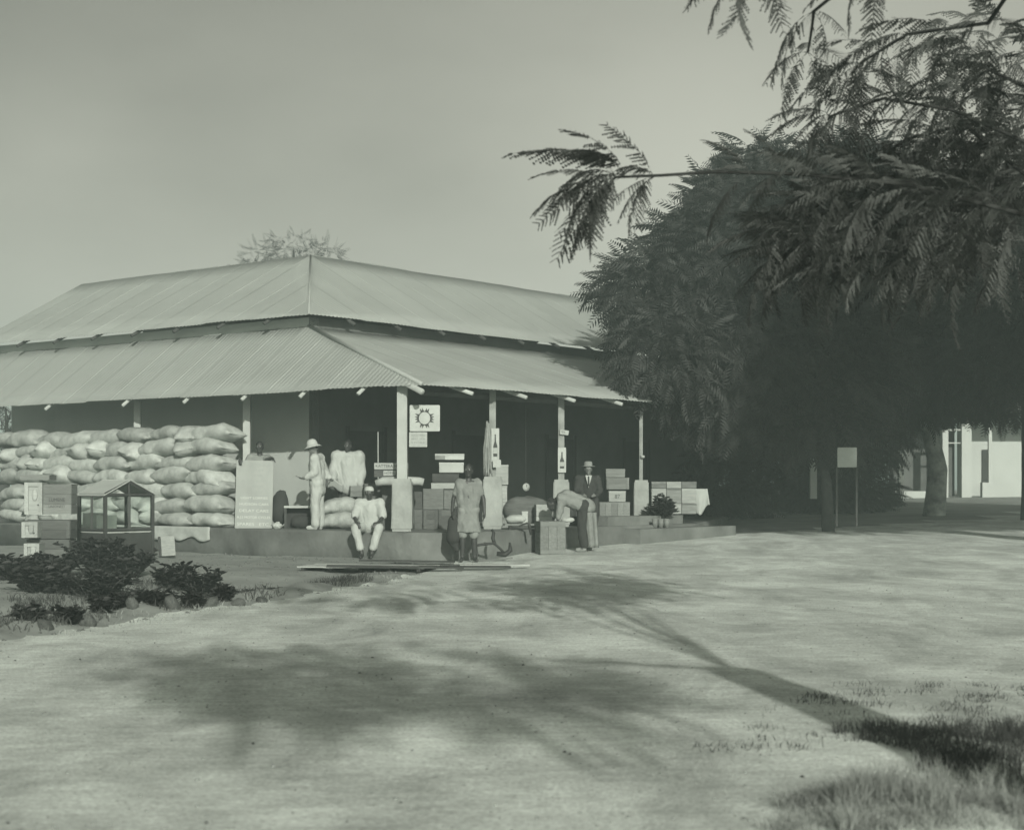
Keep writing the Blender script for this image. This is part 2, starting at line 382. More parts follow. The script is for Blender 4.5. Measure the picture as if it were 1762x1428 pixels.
# left wall, with openings cut as separate wall lengths
sw = [s_of(p) for p in (533, 430, 325, 247, 196, 167, 95, 40)]
s_door1, s_door0 = s_of(247), s_of(325); s_w0, s_w1 = s_of(196), s_of(167); s_end = s_of(95)
T0, T1 = A_, A_ + .3
bbox_('wall', B_, s_door0, T0, T1, FZ, ZU, M_wall); bbox_('wall', s_door1, s_w0, T0, T1, FZ, ZU, M_wall)
bbox_('wall', s_w1, s_end, T0, T1, FZ, ZU, M_wall); bbox_('wall', s_door0, s_door1, T0, T1, 2.72, ZU, M_wall)
bbox_('wall', s_w0, s_w1, T0, T1, FZ, 1.6, M_wall); bbox_('wall', s_w0, s_w1, T0, T1, 2.62, ZU, M_wall)
bbox_('wall', s_end + .002, 17, T0, T1, 3.9, ZU, M_wall)
bbox_('wall', s_end + .002, 17, A_ + .8, A_ + 1.1, FZ, ZU, M_wall)
bbox_('door', s_door0, s_door1, T0 + .16, T0 + .22, FZ, 2.72, M_wood_d)
wi = bbox_('window', s_w0, s_w1, T0 + .12, T0 + .17, 1.6, 2.62, M_wood_d)
for k in range(4):
    q = s_w0 + (s_w1 - s_w0) * (k + .5) / 4; bbox_('window_bar', q - .015, q + .015, T0 + .07, T0 + .1, 1.6, 2.62, M_pole, wi)
# wall of the right wing behind its deep veranda, boarded and dark, with doors
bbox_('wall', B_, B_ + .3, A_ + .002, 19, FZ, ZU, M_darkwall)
for t0 in (3.2, 6.8, 10.5, 14):
    d = bbox_('door', B_ - .05, B_ - .002, t0, t0 + 1.1, FZ, 2.6, M_wood_d)
    bbox_('door_frame', B_ - .07, B_ - .052, t0 - .1, t0, FZ, 2.7, M_wood_d, d); bbox_('door_frame', B_ - .07, B_ - .052, t0 + 1.1, t0 + 1.2, FZ, 2.7, M_wood_d, d)
bbox_('wall', B_ + .31, 15, A_ + 6.6, A_ + 6.9, 0, ZU, M_wall)
bbox_('wall', B_ + 6.6, B_ + 6.9, A_ + 7, 17.5, 0, ZU, M_wall)
# rafters
def rafter(s0, t0, s1, t1, z0, z1, r=.05):
    a, b = B(s0, t0), B(s1, t1)
    MB().tube([(a.x, a.y, z0), (b.x, b.y, z1)], r, 8).obj('rafter', M_wood_w if z0 < 4 else M_wood_d, store, True)
for px in (-40, 82, 215, 320, 420, 520, 620):
    s = s_of(px, 0); tt = min(A_, A_ * s / B_)
    rafter(s, -.07, s, tt, ZE - .125, ZE - .125 + sl_l * tt, .04)
for t in (1.4, 3.1, 4.75, 6.5, 8.4, 10.4, 12.5, 14.6, 16.8):
    tt = min(B_, B_ * t / A_); rafter(-.08, t, tt, t, ZE - .11, ZE - .11 + sl_r * tt, .04)
rafter(-.1, -.1, B_, A_, ZE - .14, ZT - .14, .06)
for s in np.arange(5.9, 16.6, 1.5): rafter(s, A_ - .47, s, A_ + .6, ZU - .12, ZU + .46, .04)
for t in np.arange(2.9, 15, 1.5): rafter(B_ - .5, t, B_ + .6, t, ZU - .12, ZU + .46, .04)
# wall plates on the posts
def plate(s0, t0, s1, t1, z):
    a, b = B(s0, t0), B(s1, t1); MB().tube([(a.x, a.y, z), (b.x, b.y, z)], .07, 6).obj('wall_plate', M_wood_d, store)
plate(2.6, .85, 16.2, .85, ZE + .36); plate(.62, .62, .62, 18.5, ZE - .08)
# posts with plinths
def post(s, t, w, mat, plinth=None, top=3.3, name='pillar'):
    q = B(s, t); ang = math.atan2(U.y, U.x)
    o = MB().box((-w / 2, -w / 2, FZ), (w / 2, w / 2, top)).obj(name, mat, store, loc=(q.x, q.y, 0), rot=(0, 0, ang + R(38)))
    if plinth:
        pw, ph = plinth
        bm = bmesh.new(); bmesh.ops.create_cube(bm, size=1); bmesh.ops.bevel(bm, geom=bm.edges[:], offset=.05, segments=2, affect='EDGES')
        bmesh.ops.subdivide_edges(bm, edges=bm.edges[:], cuts=3, use_grid_fill=True)
        for v in bm.verts:
            tap = 1 - .07 * (v.co.z + .5); v.co = Vector((v.co.x * pw * tap, v.co.y * pw * tap, (v.co.z + .5) * ph))
            v.co += Vector((mnoise.noise(v.co * 6 + Vector((s, t, 0))), mnoise.noise(v.co * 6 + Vector((9, s, 2))), 0)) * .012
        me = bpy.data.meshes.new('plinth'); bm.to_mesh(me); bm.free(); me.materials.append(M_plinth)
        link('plinth', me, o, (0, 0, FZ))
    return q
post(5.75, .9, .15, M_wood_w); post(9.38, .9, .15, M_wood_w)
CP = post(.75, .3, .19, M_wood_w, (.40, 1.0))
P2 = post(.5, 2.73, .13, M_pole, (.40, 1.05)); P3 = post(.5, 5.05, .13, M_pole, (.36, 1.0)); P4 = post(.5, 8.1, .08, M_pole, (.35, 1.0))

exec_later = []
# ------------------------------------------------------------------ sacks
def sack_mesh(seed, Lh, W, H, nu=30, nv=18):
    r = random.Random(seed); off = Vector((r.uniform(0, 50), r.uniform(0, 50), 0)); v = []; f = []
    bend = r.uniform(-.06, .06); tw = r.uniform(-.12, .12)
    for i in range(nu + 1):
        u = -1 + 2 * i / nu; au = min(1, abs(u))
        fz = max(0, 1 - au ** 2.4) ** .55; fw = .72 + .28 * max(0, 1 - au ** 3) ** .6
        for k in range(nv):
            th = 2 * math.pi * k / nv; c, s_ = math.cos(th), math.sin(th)
            y = W / 2 * fw * math.copysign(abs(c) ** .75, c); z = H / 2 * (fz + .03) * math.copysign(abs(s_) ** .8, s_)
            ear = .07 * (abs(c) ** 4) * max(0, au - .8) / .2
            p = Vector((u * (Lh / 2 + ear), y, z)); q = p + off
            d = mnoise.noise(q * 2.4) * .05 + mnoise.noise(q * 6) * .024 * (.5 + au) + mnoise.noise(Vector((q.x * 3, q.y * 14, q.z * 14))) * .014 * au
            p += Vector((0, math.copysign(1, c) * abs(c), math.copysign(1, s_) * abs(s_))) * d * fz
            p.z += bend * (u * u - .3); p.z -= .05 * au ** 3; p.y += tw * u * .3
            v.append(p)
    for i in range(nu):
        for k in range(nv):
            k2 = (k + 1) % nv; f.append((i * nv + k, (i + 1) * nv + k, (i + 1) * nv + k2, i * nv + k2))
    f.append(tuple(range(nv))); f.append(tuple(nu * nv + k for k in range(nv))[::-1])
    mb = MB(); mb.add(v, f); me = mb.mesh('sack', M_sack, True); return me
LONG = [sack_mesh(i, 1.24, .62, .34) for i in range(5)]
HEAD = [sack_mesh(20 + i, .95, .56, .37) for i in range(4)]
ORD = ['first', 'second', 'third', 'fourth', 'fifth', 'sixth', 'seventh', 'eighth', 'ninth', 'tenth', 'eleventh', 'twelfth', 'thirteenth', 'fourteenth', 'fifteenth']
ROWN = ['bottom row', 'second row from the bottom', 'third row from the bottom', 'middle row', 'third row from the top', 'second row from the top', 'top row']
angU = math.atan2(-U.y, -U.x)      # local +x points to the right along the facade
for row in range(7):
    s = 5.55 + random.uniform(-.05, .12) + (0, .05, 0, .12, .02, .1, .0)[row]; k = 0
    z = FZ + .17 + row * .30
    while s < 13.2:
        first = (k == 0); long = first or random.random() < .62
        ln = 1.08 if long else .5
        c = B(s + ln / 2, .22 + random.uniform(-.05, .05) + .03 * row)
        sag = random.uniform(-.05, .045)
        if long: o = link('grain_sack', random.choice(LONG), None, (c.x, c.y, z + sag), (random.uniform(-.15, .15), random.uniform(-.1, .1), angU + random.uniform(-.12, .12)), (random.uniform(.95, 1.1), random.uniform(1, 1.15), random.uniform(.95, 1.25)))
        else: o = link('grain_sack', random.choice(HEAD), None, (c.x, c.y, z + sag), (random.uniform(-.25, .25), random.uniform(-.2, .25), angU - R(90) + random.uniform(-.7, .7)), (1, random.uniform(1, 1.3), random.uniform(1, 1.3)))
        props(o, '%s sack from the right in the %s of the stack' % (ORD[k], ROWN[row]), 'sack', 'full grain sacks stacked on the veranda edge')
        s += ln * random.uniform(.84, 1.0); k += 1
for (px, Y, z, lab, sc) in ((586, 32.4, .68, 'lower of two grain sacks beside the man in the sun helmet', 1), (588, 32.5, .97, 'upper of two grain sacks beside the man in the sun helmet', .95)):
    o = link('grain_sack', LONG[2], None, (X(px, Y), Y, z), (0, -.06 if z > .8 else 0, .1), (.75, sc, .95)); props(o, lab, 'sack', 'two grain sacks by the helmeted man')

# ------------------------------------------------------------------ crates
def crate(label, px0, px1, ytop, Y, rot=.12, d=None, base=None, ybot=None, mat=None, nf=3, group='wooden crates and boxes set out at the store', batten=True, vert=False, cat='crate', name='wooden_crate'):
    mat = mat or M_crate
    wdt = (px1 - px0) * Y / FPX; top = EYE + (HY - ytop) * Y / FPX
    if base is None: base = EYE + (HY - ybot) * Y / FPX if ybot else FZ
    h = top - base; d = d or min(.5, wdt * .75)
    t = thing(name, label, cat, (X((px0 + px1) / 2, Y), Y + d / 2, base), rot, group)
    g = .006; th = .018
    piece('gap_shade_box', M_wood_d, t, (0, 0, h / 2), (wdt - .05, d - .05, h - .03))  # dark inner box that gives the plank gaps their shade
    for k in range(nf):
        if vert:
            w1 = wdt / nf; piece('plank', mat, t, (-wdt / 2 + w1 * (k + .5), -d / 2 + th / 2 + random.uniform(-.003, .003), h / 2), (w1 - g, th, h - .01), jit=.004)
        else:
            h1 = h / nf; piece('plank', mat, t, (0, -d / 2 + th / 2 + random.uniform(-.003, .003), h1 * (k + .5)), (wdt - .01, th, h1 - g), jit=.004)
        h1 = h / nf
        for sx in (-1, 1): piece('plank', mat, t, (sx * (wdt / 2 - th / 2), 0, h1 * (k + .5)), (th, d - 2 * th - .006, h1 - g), jit=.003)
    for k in range(3): piece('plank', mat, t, (0, -d / 2 + d / 3 * (k + .5), h - .008), (wdt + .006, d / 3 - g, th), jit=.004)
    if batten:
        for sx in (-1, 1): piece('batten', mat, t, (sx * (wdt / 2 - .035), -d / 2 - .009, h / 2), (.055, .018, h - .02), jit=.006)
    t['_s'] = (wdt, d, h)
    return t
def size_of(t): v = t['_s']; return v[0], v[1], v[2]
# left stack by the cabinet
gl = 'old packing crates stacked at the left edge'
c1 = crate('dark crate with a splintered pale side at the bottom of the left stack', 45, 118, 928, 27.6, .05, .5, base=gh(-7.9, 27.6) - .02, mat=M_crate_d, group=gl)
c2 = crate('dark weathered crate in the middle of the left stack', 42, 120, 895, 27.6, .03, .5, ybot=927, mat=M_crate_d, group=gl, nf=2)
c3 = crate('pale lettered crate near the top of the left stack', 73, 122, 833, 27.5, .02, .45, ybot=885, mat=M_crate, group=gl, nf=3, batten=False)
w3, d3, h3 = size_of(c3)
lettering('LUMENE', .085, M_print, c3, (0, -d3 / 2 - .006, h3 * .48), width=.27); lettering('UNIONEST', .06, M_print, c3, (0, -d3 / 2 - .006, h3 * .26), width=.28)
c4 = crate('flat grey crate lying on top of the left stack', 34, 84, 817, 27.8, .02, .5, ybot=826, mat=M_crate, group=gl, nf=1, batten=False)
def framed_door(label, px0, px1, y0, y1, Y):
    w_, h_ = (px1 - px0) * Y / FPX, (y1 - y0) * Y / FPX
    t = thing('cupboard', label, 'cupboard', (X((px0 + px1) / 2, Y), Y + .2, EYE + (HY - y1) * Y / FPX), .06, 'pale cupboards with recessed panels at the left edge')
    MB().box((-w_ / 2, -.17, 0), (w_ / 2, .2, h_)).obj('body', M_crate_w, t)
    fr = .22 * w_
    for (c, s_) in (((-w_ / 2 + fr / 2, -.19, h_ / 2), (fr, .03, h_)), ((w_ / 2 - fr / 2, -.19, h_ / 2), (fr, .03, h_)), ((0, -.19, h_ - fr / 2), (w_ - 2 * fr - .004, .03, fr)), ((0, -.19, fr / 2), (w_ - 2 * fr - .004, .03, fr))):
        piece('frame_rail', M_crate_w, t, c, s_)
    MB().ball((.02, -.18, h_ * .6), (.05, .02, .1), 10, 6).obj('panel_boss', M_crate_w, t, True)
    MB().ball((w_ * .28, -.21, h_ * .3), .014, 8, 6).obj('knob', M_print, t, True)
framed_door('tall pale cupboard with recessed panel at the upper left', 41, 71, 830, 885, 27.4)
framed_door('square pale cupboard in the middle of the left stack', 36, 63, 898, 925, 27.3)
framed_door('small pale cupboard half hidden by leaves at the lower left', 40, 66, 935, 962, 27.2)
# dark crates and long box behind the corner plinth
g2 = 'wooden crates and boxes set out at the store'
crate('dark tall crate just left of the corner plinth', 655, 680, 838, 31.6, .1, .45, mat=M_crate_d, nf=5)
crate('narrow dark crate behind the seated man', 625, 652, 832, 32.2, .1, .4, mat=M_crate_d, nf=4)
crate('small pale tin topped box beside the white shirted man', 601, 628, 836, 32.6, .15, .3, ybot=855, mat=M_crate, nf=2, batten=False)
lng = crate('lettered long crate propped left of the corner post', 643, 702, 796, 31.2, .04, .3, ybot=821, mat=M_crate_d, nf=2, batten=False)
wl, dl, hl = size_of(lng)
piece('name_band', M_crate_w, lng, (0, -dl / 2 - .005, hl * .76), (wl * .98, .012, hl * .42))
lettering('KATTERA HOTEL', .085, M_print, lng, (0, -dl / 2 - .0135, hl * .76), width=wl * .9)
piece('paper_patch', M_paper, lng, (-.03, -dl / 2 - .005, hl * .28), (wl * .36, .006, hl * .34)); lettering('HOTEL', .06, M_print, lng, (-.03, -dl / 2 - .0105, hl * .28), width=wl * .3)
rl = thing('rolled_mat', 'pale rolled bundle lying across the corner plinth under the lettered crate', 'bundle', (X(690, 31.0), 31.1, EYE + (HY - 828) * 31 / FPX), .05)
mb = MB(); mb.tube([(-.5, 0, -.04), (-.35, 0, .0), (0, 0, .01), (.35, .02, .0), (.43, .02, -.02)], [.06, .085, .09, .08, .075], 12); mb.obj('cloth_roll', M_paper, rl, True)
mb = MB(); mb.tube([(-.1, 0, .01), (-.06, 0, .01)], .094, 12); mb.obj('tie', M_grey, rl, True)
sup = crate('dark box under the lettered crate and roll', 648, 678, 834, 31.9, .08, .35, ybot=858, mat=M_crate_d, nf=2)
# crates right of the corner plinth
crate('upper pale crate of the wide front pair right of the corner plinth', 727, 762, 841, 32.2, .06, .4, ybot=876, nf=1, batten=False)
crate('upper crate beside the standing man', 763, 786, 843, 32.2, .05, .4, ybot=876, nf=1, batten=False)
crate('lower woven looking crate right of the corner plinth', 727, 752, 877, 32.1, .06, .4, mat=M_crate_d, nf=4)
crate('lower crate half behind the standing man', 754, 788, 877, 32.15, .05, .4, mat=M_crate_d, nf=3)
crate('narrow crate end coloured dark for shadow beside the corner plinth, upper one', 712, 726, 846, 32.3, .05, .4, ybot=876, mat=M_crate_d, nf=3, batten=False)  # shaded left side of the front crate, put in as darker board
crate('narrow crate end coloured dark for shadow beside the corner plinth, lower one', 712, 726, 877, 32.2, .05, .4, mat=M_crate_d, nf=3, batten=False)  # same shaded side on the lower crate, shade put into the board colour
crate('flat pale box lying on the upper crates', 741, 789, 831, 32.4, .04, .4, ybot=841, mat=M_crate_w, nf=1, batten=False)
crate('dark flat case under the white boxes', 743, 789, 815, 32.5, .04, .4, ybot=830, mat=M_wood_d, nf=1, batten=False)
def carton(label, px0, px1, y0, y1, Y, d=.35, mat=None, band=None, rot=.05, group='paper wrapped cartons at the store'):
    w_, h_ = (px1 - px0) * Y / FPX, (y1 - y0) * Y / FPX; z = EYE + (HY - y1) * Y / FPX
    t = thing('carton', label, 'box', (X((px0 + px1) / 2, Y), Y + d / 2, z), rot, group)
    bm = bmesh.new(); bmesh.ops.create_cube(bm, size=1)
    for v in bm.verts: v.co = Vector((v.co.x * w_, v.co.y * d, (v.co.z + .5) * h_))
    bmesh.ops.bevel(bm, geom=bm.edges[:], offset=.008, segments=2, affect='EDGES')
    me = bpy.data.meshes.new('carton_body'); bm.to_mesh(me); bm.free(); me.materials.append(mat or M_wood_w); link('carton_body', me, t)
    MB().box((-w_ / 2 - .004, -d / 2 - .005, h_ - .035), (w_ / 2 + .004, d / 2 + .004, h_ + .004)).obj('lid', mat or M_wood_w, t)
    if band: MB().box((-w_ / 2 - .003, -d / 2 - .008, .002), (-w_ / 2 + w_ * .34, -d / 2 - .002, h_ - .036)).obj('printed_label', M_grey, t)
    return t
carton('white carton with a grey printed end, topmost of the white boxes', 748, 798, 781, 791, 32.5, band=True)
carton('white carton with a dark gap above it, lower of the white boxes', 755, 797, 796, 813, 32.45)
# stack right of second plinth
carton('pale square carton highest beside the bottle poster', 851, 874, 800, 834, 33.6, .3, M_crate_w)
carton('second carton down behind the second plinth', 855, 872, 836, 864, 33.6, .3, M_crate_w)
carton('third carton down behind the second plinth', 856, 872, 865, 890, 33.6, .3, M_crate_w)
carton('lowest carton behind the second plinth', 855, 876, 891, 908, 33.5, .3, M_crate)
# bench with bundles
bn = thing('bench', 'low wooden bench with splayed legs between the second and third plinths', 'bench', (X(900, 31.9), 31.95, FZ - .12), .1)
MB().box((-.38, -.14, .20), (.38, .14, .235)).obj('seat', M_crate, bn)
for sx in (-1, 1):
    for sy in (-1, 1): MB().tube([(sx * .34, sy * .1, -.39), (sx * .26, sy * .08, .2)], [.022, .026], 6).obj('leg', M_wood_d, bn)
def lump(name, label, cat, c, r, mat, seed=0, group=None, amp=.2, flat=0):
    mb = MB(); mb.ball((0, 0, 0), r, 20, 14)
    rr = Vector(r); o = Vector((seed * 3.7, seed * 1.3, 0)); sc = 1.6 / max(rr)
    v = []
    for q in mb.v:
        q = Vector(q); d = 1 + amp * mnoise.noise(q * sc + o) + amp * .5 * mnoise.noise(q * sc * 3 + o); q = q * d
        q.z = max(q.z, -rr.z * (.75 if flat else 2)); v.append(tuple(q))
    mb.v = v; ob = mb.obj(name, mat, None, True, loc=c); return props(ob, label, cat, group)
zb = FZ + .12
lump('cloth_bundle', 'tied pale cloth bundle lying on the low bench', 'bundle', (X(888, 31.9), 31.9, zb + .09), (.21, .13, .09), M_paper, 3)
carton('small white packet standing on the low bench', 898, 908, 880, 900, 31.85, .1, M_white, group='packets on the bench')
lump('basket_heap', 'domed woven grain heap behind the low bench', 'heap', (X(908, 33.6), 33.6, FZ + .25), (.5, .35, .42), M_crate_d, 8)
crate('pale square box behind the lone crate', 921, 950, 868, 32.8, .1, .35, mat=M_crate_w, nf=2, batten=False)
fc = crate('large lone crate on the ground before the bent man', 925, 969, 897, 31.3, .18, .55, base=gh(.75, 31.5) - .01, mat=M_crate, nf=3, vert=True, batten=False)
wf, df, hf = size_of(fc)
for z in (.06, hf - .06): piece('batten', M_crate, fc, (0, -df / 2 - .012, z), (wf, .018, .07))
wr = lump('cloth_bundle', 'small white cloth lying on the lone crate under the bent man', 'cloth', (X(977, 31.6), 31.6, hf + .05), (.14, .12, .06), M_white, 5, flat=1)
# stack by the fourth plinth
carton('topmost pale box of the stack left of the fourth plinth', 1042, 1075, 807, 821, 35.6, .35, M_crate)
crate('wide slatted crate second from top left of the fourth plinth', 1042, 1082, 822, 35.6, .06, .4, ybot=842, nf=2)
n87 = carton('pale numbered box third from top left of the fourth plinth', 1047, 1076, 845, 863, 35.5, .35, M_crate_w)
lettering('87', .12, M_print, n87, (0, -.185, .11))
crate('broad bottom crate of upright slats left of the fourth plinth', 1030, 1083, 864, 35.4, .08, .45, base=FZ + .2, mat=M_crate, nf=5, vert=True, batten=False)
# bales at right
gb = 'roped cartons piled right of the fourth plinth'
k = 0
NAMES = ['left', 'middle', 'right']
for r_, (y0, y1) in enumerate(((829, 840), (841, 866), (867, 884))):
    for c_ in range(3):
        x0 = 1119 + c_ * 26; carton('%s pale bale in the %s layer of the pile right of the fourth plinth' % (NAMES[c_], ('top', 'middle', 'bottom')[r_]), x0, x0 + 25.5, y0, y1, 37.6, .6, M_crate_w if (c_ + r_) % 2 else M_crate, rot=.1, group=gb)
# white cloth hanging off the end
mb = MB(); nu, nv = 10, 14; vs = []
for i in range(nu + 1):
    for j in range(nv + 1):
        a = i / nu; b = j / nv; vs.append((a * .34 - .17 + .05 * b, .05 * math.sin(a * 9 + b * 2) * b, .62 - .62 * b * (.8 + .2 * math.sin(a * 5))))
mb.add(vs, [(i * (nv + 1) + j, (i + 1) * (nv + 1) + j, (i + 1) * (nv + 1) + j + 1, i * (nv + 1) + j + 1) for i in range(nu) for j in range(nv)])
cl = mb.obj('hanging_cloth', M_white, None, True, loc=(X(1205, 37.9), 37.9, FZ + .18)); cl.modifiers.new('t', 'SOLIDIFY').thickness = .008
props(cl, 'pale draped cloth hanging at the right end of the bale pile', 'cloth')

# ------------------------------------------------------------------ signs
def disc_spikes(t, cx, cz, r, y):
    mb = MB(); n = 40
    for k in range(n):
        a0, a1 = 2 * math.pi * k / n, 2 * math.pi * (k + 1) / n
        q = [(cx + rr * .92 * math.cos(a), y, cz + rr * math.sin(a)) for a, rr in ((a0, r), (a1, r), (a1, r * .87), (a0, r * .87))]
        mb.add(q, [(0, 1, 2, 3)])
    for base in (90, 0, 180, 270):
        for off in (-27, -13.5, 0, 13.5, 27) if base in (90, 270) else (-24, -8, 8, 24):
            if base in (90, 270) and off == 0: continue
            a = R(base + off); l = r * (1.58 if abs(off) > 20 else 1.5); da = .17
            mb.add([(cx + r * .92 * math.cos(a - da), y, cz + r * math.sin(a - da)), (cx + r * .92 * math.cos(a + da), y, cz + r * math.sin(a + da)), (cx + l * .95 * math.cos(a), y, cz + l * math.sin(a))], [(0, 1, 2)])
    o = mb.obj('sun_emblem', M_print, t); o.modifiers.new('t', 'SOLIDIFY').thickness = .002; return o
Ys = CP.y - .16
def board(name, label, px0, px1, y0, y1, Y, mat, cat='sign', th=.015, rot=0, group=None):
    w_, h_ = (px1 - px0) * Y / FPX, (y1 - y0) * Y / FPX
    t = thing(name, label, cat, (X((px0 + px1) / 2, Y), Y, EYE + (HY - y1) * Y / FPX), rot, group)
    piece('board', mat, t, (0, 0, h_ / 2), (w_, th, h_)); return t, w_, h_
t, w_, h_ = board('enamel_sign', 'square white sign with a black spiked sun on the corner post', 705, 757, 697, 742, Ys, M_wood_w)
disc_spikes(t, -.005, h_ * .5, h_ * .27, -.0095)
t, w_, h_ = board('paper_notice', 'small grey printed notice hung under the spiked sun sign', 704, 735, 743.5, 769, Ys, M_paper)
for k, tx in enumerate(('SOLD HERE', 'BEST TEA', 'STORE')): lettering(tx, .05, M_grey, t, (0, -.0085, h_ * (.78 - .25 * k)), width=w_ * .75)
rod = MB(); rod.tube([(X(651, 32.6), 32.6, FZ), (X(650.5, 32.6), 32.6, EYE + (HY - 743) * 32.6 / FPX)], .012, 6)
props(rod.obj('pole', M_white), 'thin white upright rod standing behind the lettered crate', 'pole')
def bottle_poster(label, px0, px1, y0, y1, Y):
    t, w_, h_ = board('bottle_poster', label, px0, px1, y0, y1, Y, M_wood_w, group='bottle posters on the veranda posts')
    h = h_ * .66; z0 = h_ * .16; r = w_ * .27
    prof = [(0, 0), (r * .9, 0), (r, .04), (r, .45), (r * .75, .56), (r * .34, .68), (r * .26, .95), (r * .34, .95), (r * .34, 1), (0, 1)]
    pts = [(a, -.0095, z0 + b * h) for a, b in prof] + [(-a, -.0095, z0 + b * h) for a, b in prof[::-1]]
    o = MB().add(pts, [tuple(range(len(pts)))]).obj('printed_bottle', M_print, t); o.modifiers.new('t', 'SOLIDIFY').thickness = .001
    MB().box((-r * .95, -.012, z0 + h * .14), (r * .95, -.0105, z0 + h * .40)).obj('bottle_label', M_paper, t)
bottle_poster('tall white bottle poster on the second post from the corner', 845.5, 859, 737, 795, P2.y - .12)
t, w_, h_ = board('paper_notice', 'creased blank paper below the tall bottle poster', 848, 862, 791, 804, P2.y - .2, M_white, rot=.05)
bottle_poster('faded bottle poster low on the third post', 960, 974, 770, 813, P3.y - .12)
t, w_, h_ = board('small_sign', 'small tilted white plate nailed high on the third post', 963, 978, 740, 748, P3.y - .13, M_wood_w)
t.rotation_euler = (0, R(8), 0); lettering('TEA', .06, M_print, t, (-.03, -.0085, h_ / 2))
# strips of dried bark hanging beside second post
hb = thing('hanging_bundle', 'mottled ragged bundle hanging left of the second post', 'bundle', (X(839, P2.y), P2.y - .05, EYE + (HY - 815) * P2.y / FPX), 0)
for k in range(9):
    xx = -.07 + .018 * k; pts = [(xx * (.3 + .9 * q) + .012 * math.sin(k * 3 + q * 9), -.02 + .02 * math.sin(k * 2.1), 1.06 * (1 - q) - .04 * (k % 3)) for q in np.linspace(0, 1, 9)]
    MB().tube(pts, [.008, .02, .026, .022, .028, .022, .026, .02, .008], 6).obj('strip', M_pole if k % 3 else M_crate, hb, True)
tin = MB(); tin.lathe([(0, 0), (.05, 0), (.05, .06), (0, .06)], 14); props(tin.obj('tin', M_crate_w, None, True, loc=(P4.x + .03, P4.y - .075, EYE + (HY - 788) * P4.y / FPX)), 'small pale tin fixed high on the thin fourth post', 'tin')
# hanging scale dial
t = thing('dial_scale', 'round white scale dial hanging in the dark veranda', 'scale', (X(905, 35), 35, EYE + (HY - 838) * 35 / FPX), .5)
mb = MB(); mb.lathe([(0, -.02), (.08, -.02), (.085, .02), (0, .02)], 24); mb.obj('dial', M_white, t, True, rot=(R(90), 0, 0)); MB().box((-.006, -.024, 0), (.006, -.021, .06)).obj('needle', M_print, t)
MB().tube([(0, 0, .085), (0, 0, 2.3)], .006, 6).obj('chain', M_ironwork, t)

# tall signboard held by a man
YS = 32.95
t, w_, h_ = board('tall_signboard', 'tall grey lettered signboard held upright on the veranda edge', 404, 468, 792, 911, YS, M_board, th=.025)
t.rotation_euler = (R(-2), R(1.2), 0)
lines = [('THE STORES', .075, .93, .6), ('AGENTS FOR', .06, .855, .5), ('TYRES', .06, .78, .4), ('PETROL & OILS', .06, .70, .66), ('BICYCLES', .06, .62, .5), ('GARAGE', .07, .54, .45), ('LIGHT LORRIES', .065, .455, .72), ('HUDSON CARS', .07, .365, .78), ('DELAY CARS', .08, .27, .78), ('A.J.S MOTOR CYCLES', .07, .175, .9), ('SPARES   ETC.', .085, .075, .88)]
M_fade = mono('faded_letter', 0.28, .8, .05, 8, 0)
for tx, sz, z, wf_ in lines: lettering(tx, sz, M_fade if z > .5 else M_wlet, t, (-.0, -.0145, h_ * z), width=w_ * wf_)

# ------------------------------------------------------------------ people
def hand(mb, wr, tip_dir, palm_n, side, curl=.4, s=1.0):
    """palm plus five bent fingers; tip_dir along the fingers, palm_n out of the palm, side = towards the thumb"""
    d = Vector(tip_dir).normalized(); nrm = Vector(palm_n).normalized(); sd = Vector(side).normalized()
    c = Vector(wr) + d * .05 * s
    mb.cap(wr, c, .026 * s, .032 * s, 8); mb.cap(c - sd * .02 * s, c + sd * .02 * s + d * .02 * s, .024 * s, .024 * s, 8)
    for k, (o, l) in enumerate(((.030, .068), (.010, .078), (-.010, .072), (-.030, .058))):
        p = c + d * .03 * s + sd * o * s; q = p + d * l * .5 * s + nrm * curl * .02 * s; r_ = q + (d * (1 - curl * .5) + nrm * curl).normalized() * l * .5 * s
        mb.tube([p - d * .02, p, q, r_], [.012 * s, .012 * s, .011 * s, .009 * s], 6)
    p = Vector(wr) + d * .03 * s + sd * .028 * s; q = p + (sd * .8 + d * .7).normalized() * .035 * s; mb.tube([p - d * .01, p, q, q + (d + nrm * .4).normalized() * .03 * s], [.013 * s, .013 * s, .012 * s, .01 * s], 6)
def headgeo(mb, c, fwd, s=1.0):
    c = Vector(c); f = Vector(fwd).normalized(); r = Vector((0, 0, 1)).cross(f).normalized(); u = f.cross(r).normalized()
    M3 = Matrix((r, f, u)).transposed()
    q = lambda a, b, d: c + (r * a + f * b + u * d) * s
    mb.ball(c + u * .015 * s, (.074 * s, .094 * s, .105 * s), 16, 12, M3)
    mb.ball(q(0, .02, -.06), (.055 * s, .065 * s, .06 * s), 12, 8, M3); mb.ball(q(0, .07, -.098), .024 * s, 8, 6)
    mb.tube([q(0, .085, .03), q(0, .108, -.015), q(0, .095, -.03)], [.010 * s, .018 * s, .014 * s], 8)
    mb.ball(q(0, .085, -.058), (.028 * s, .014 * s, .012 * s), 8, 6, M3)
    for sx in (-1, 1): mb.ball(q(sx * .077, -.005, -.005), (.014 * s, .026 * s, .036 * s), 8, 6, M3); mb.ball(q(sx * .03, .082, .035), (.02 * s, .014 * s, .01 * s), 8, 6, M3)
    return q, M3
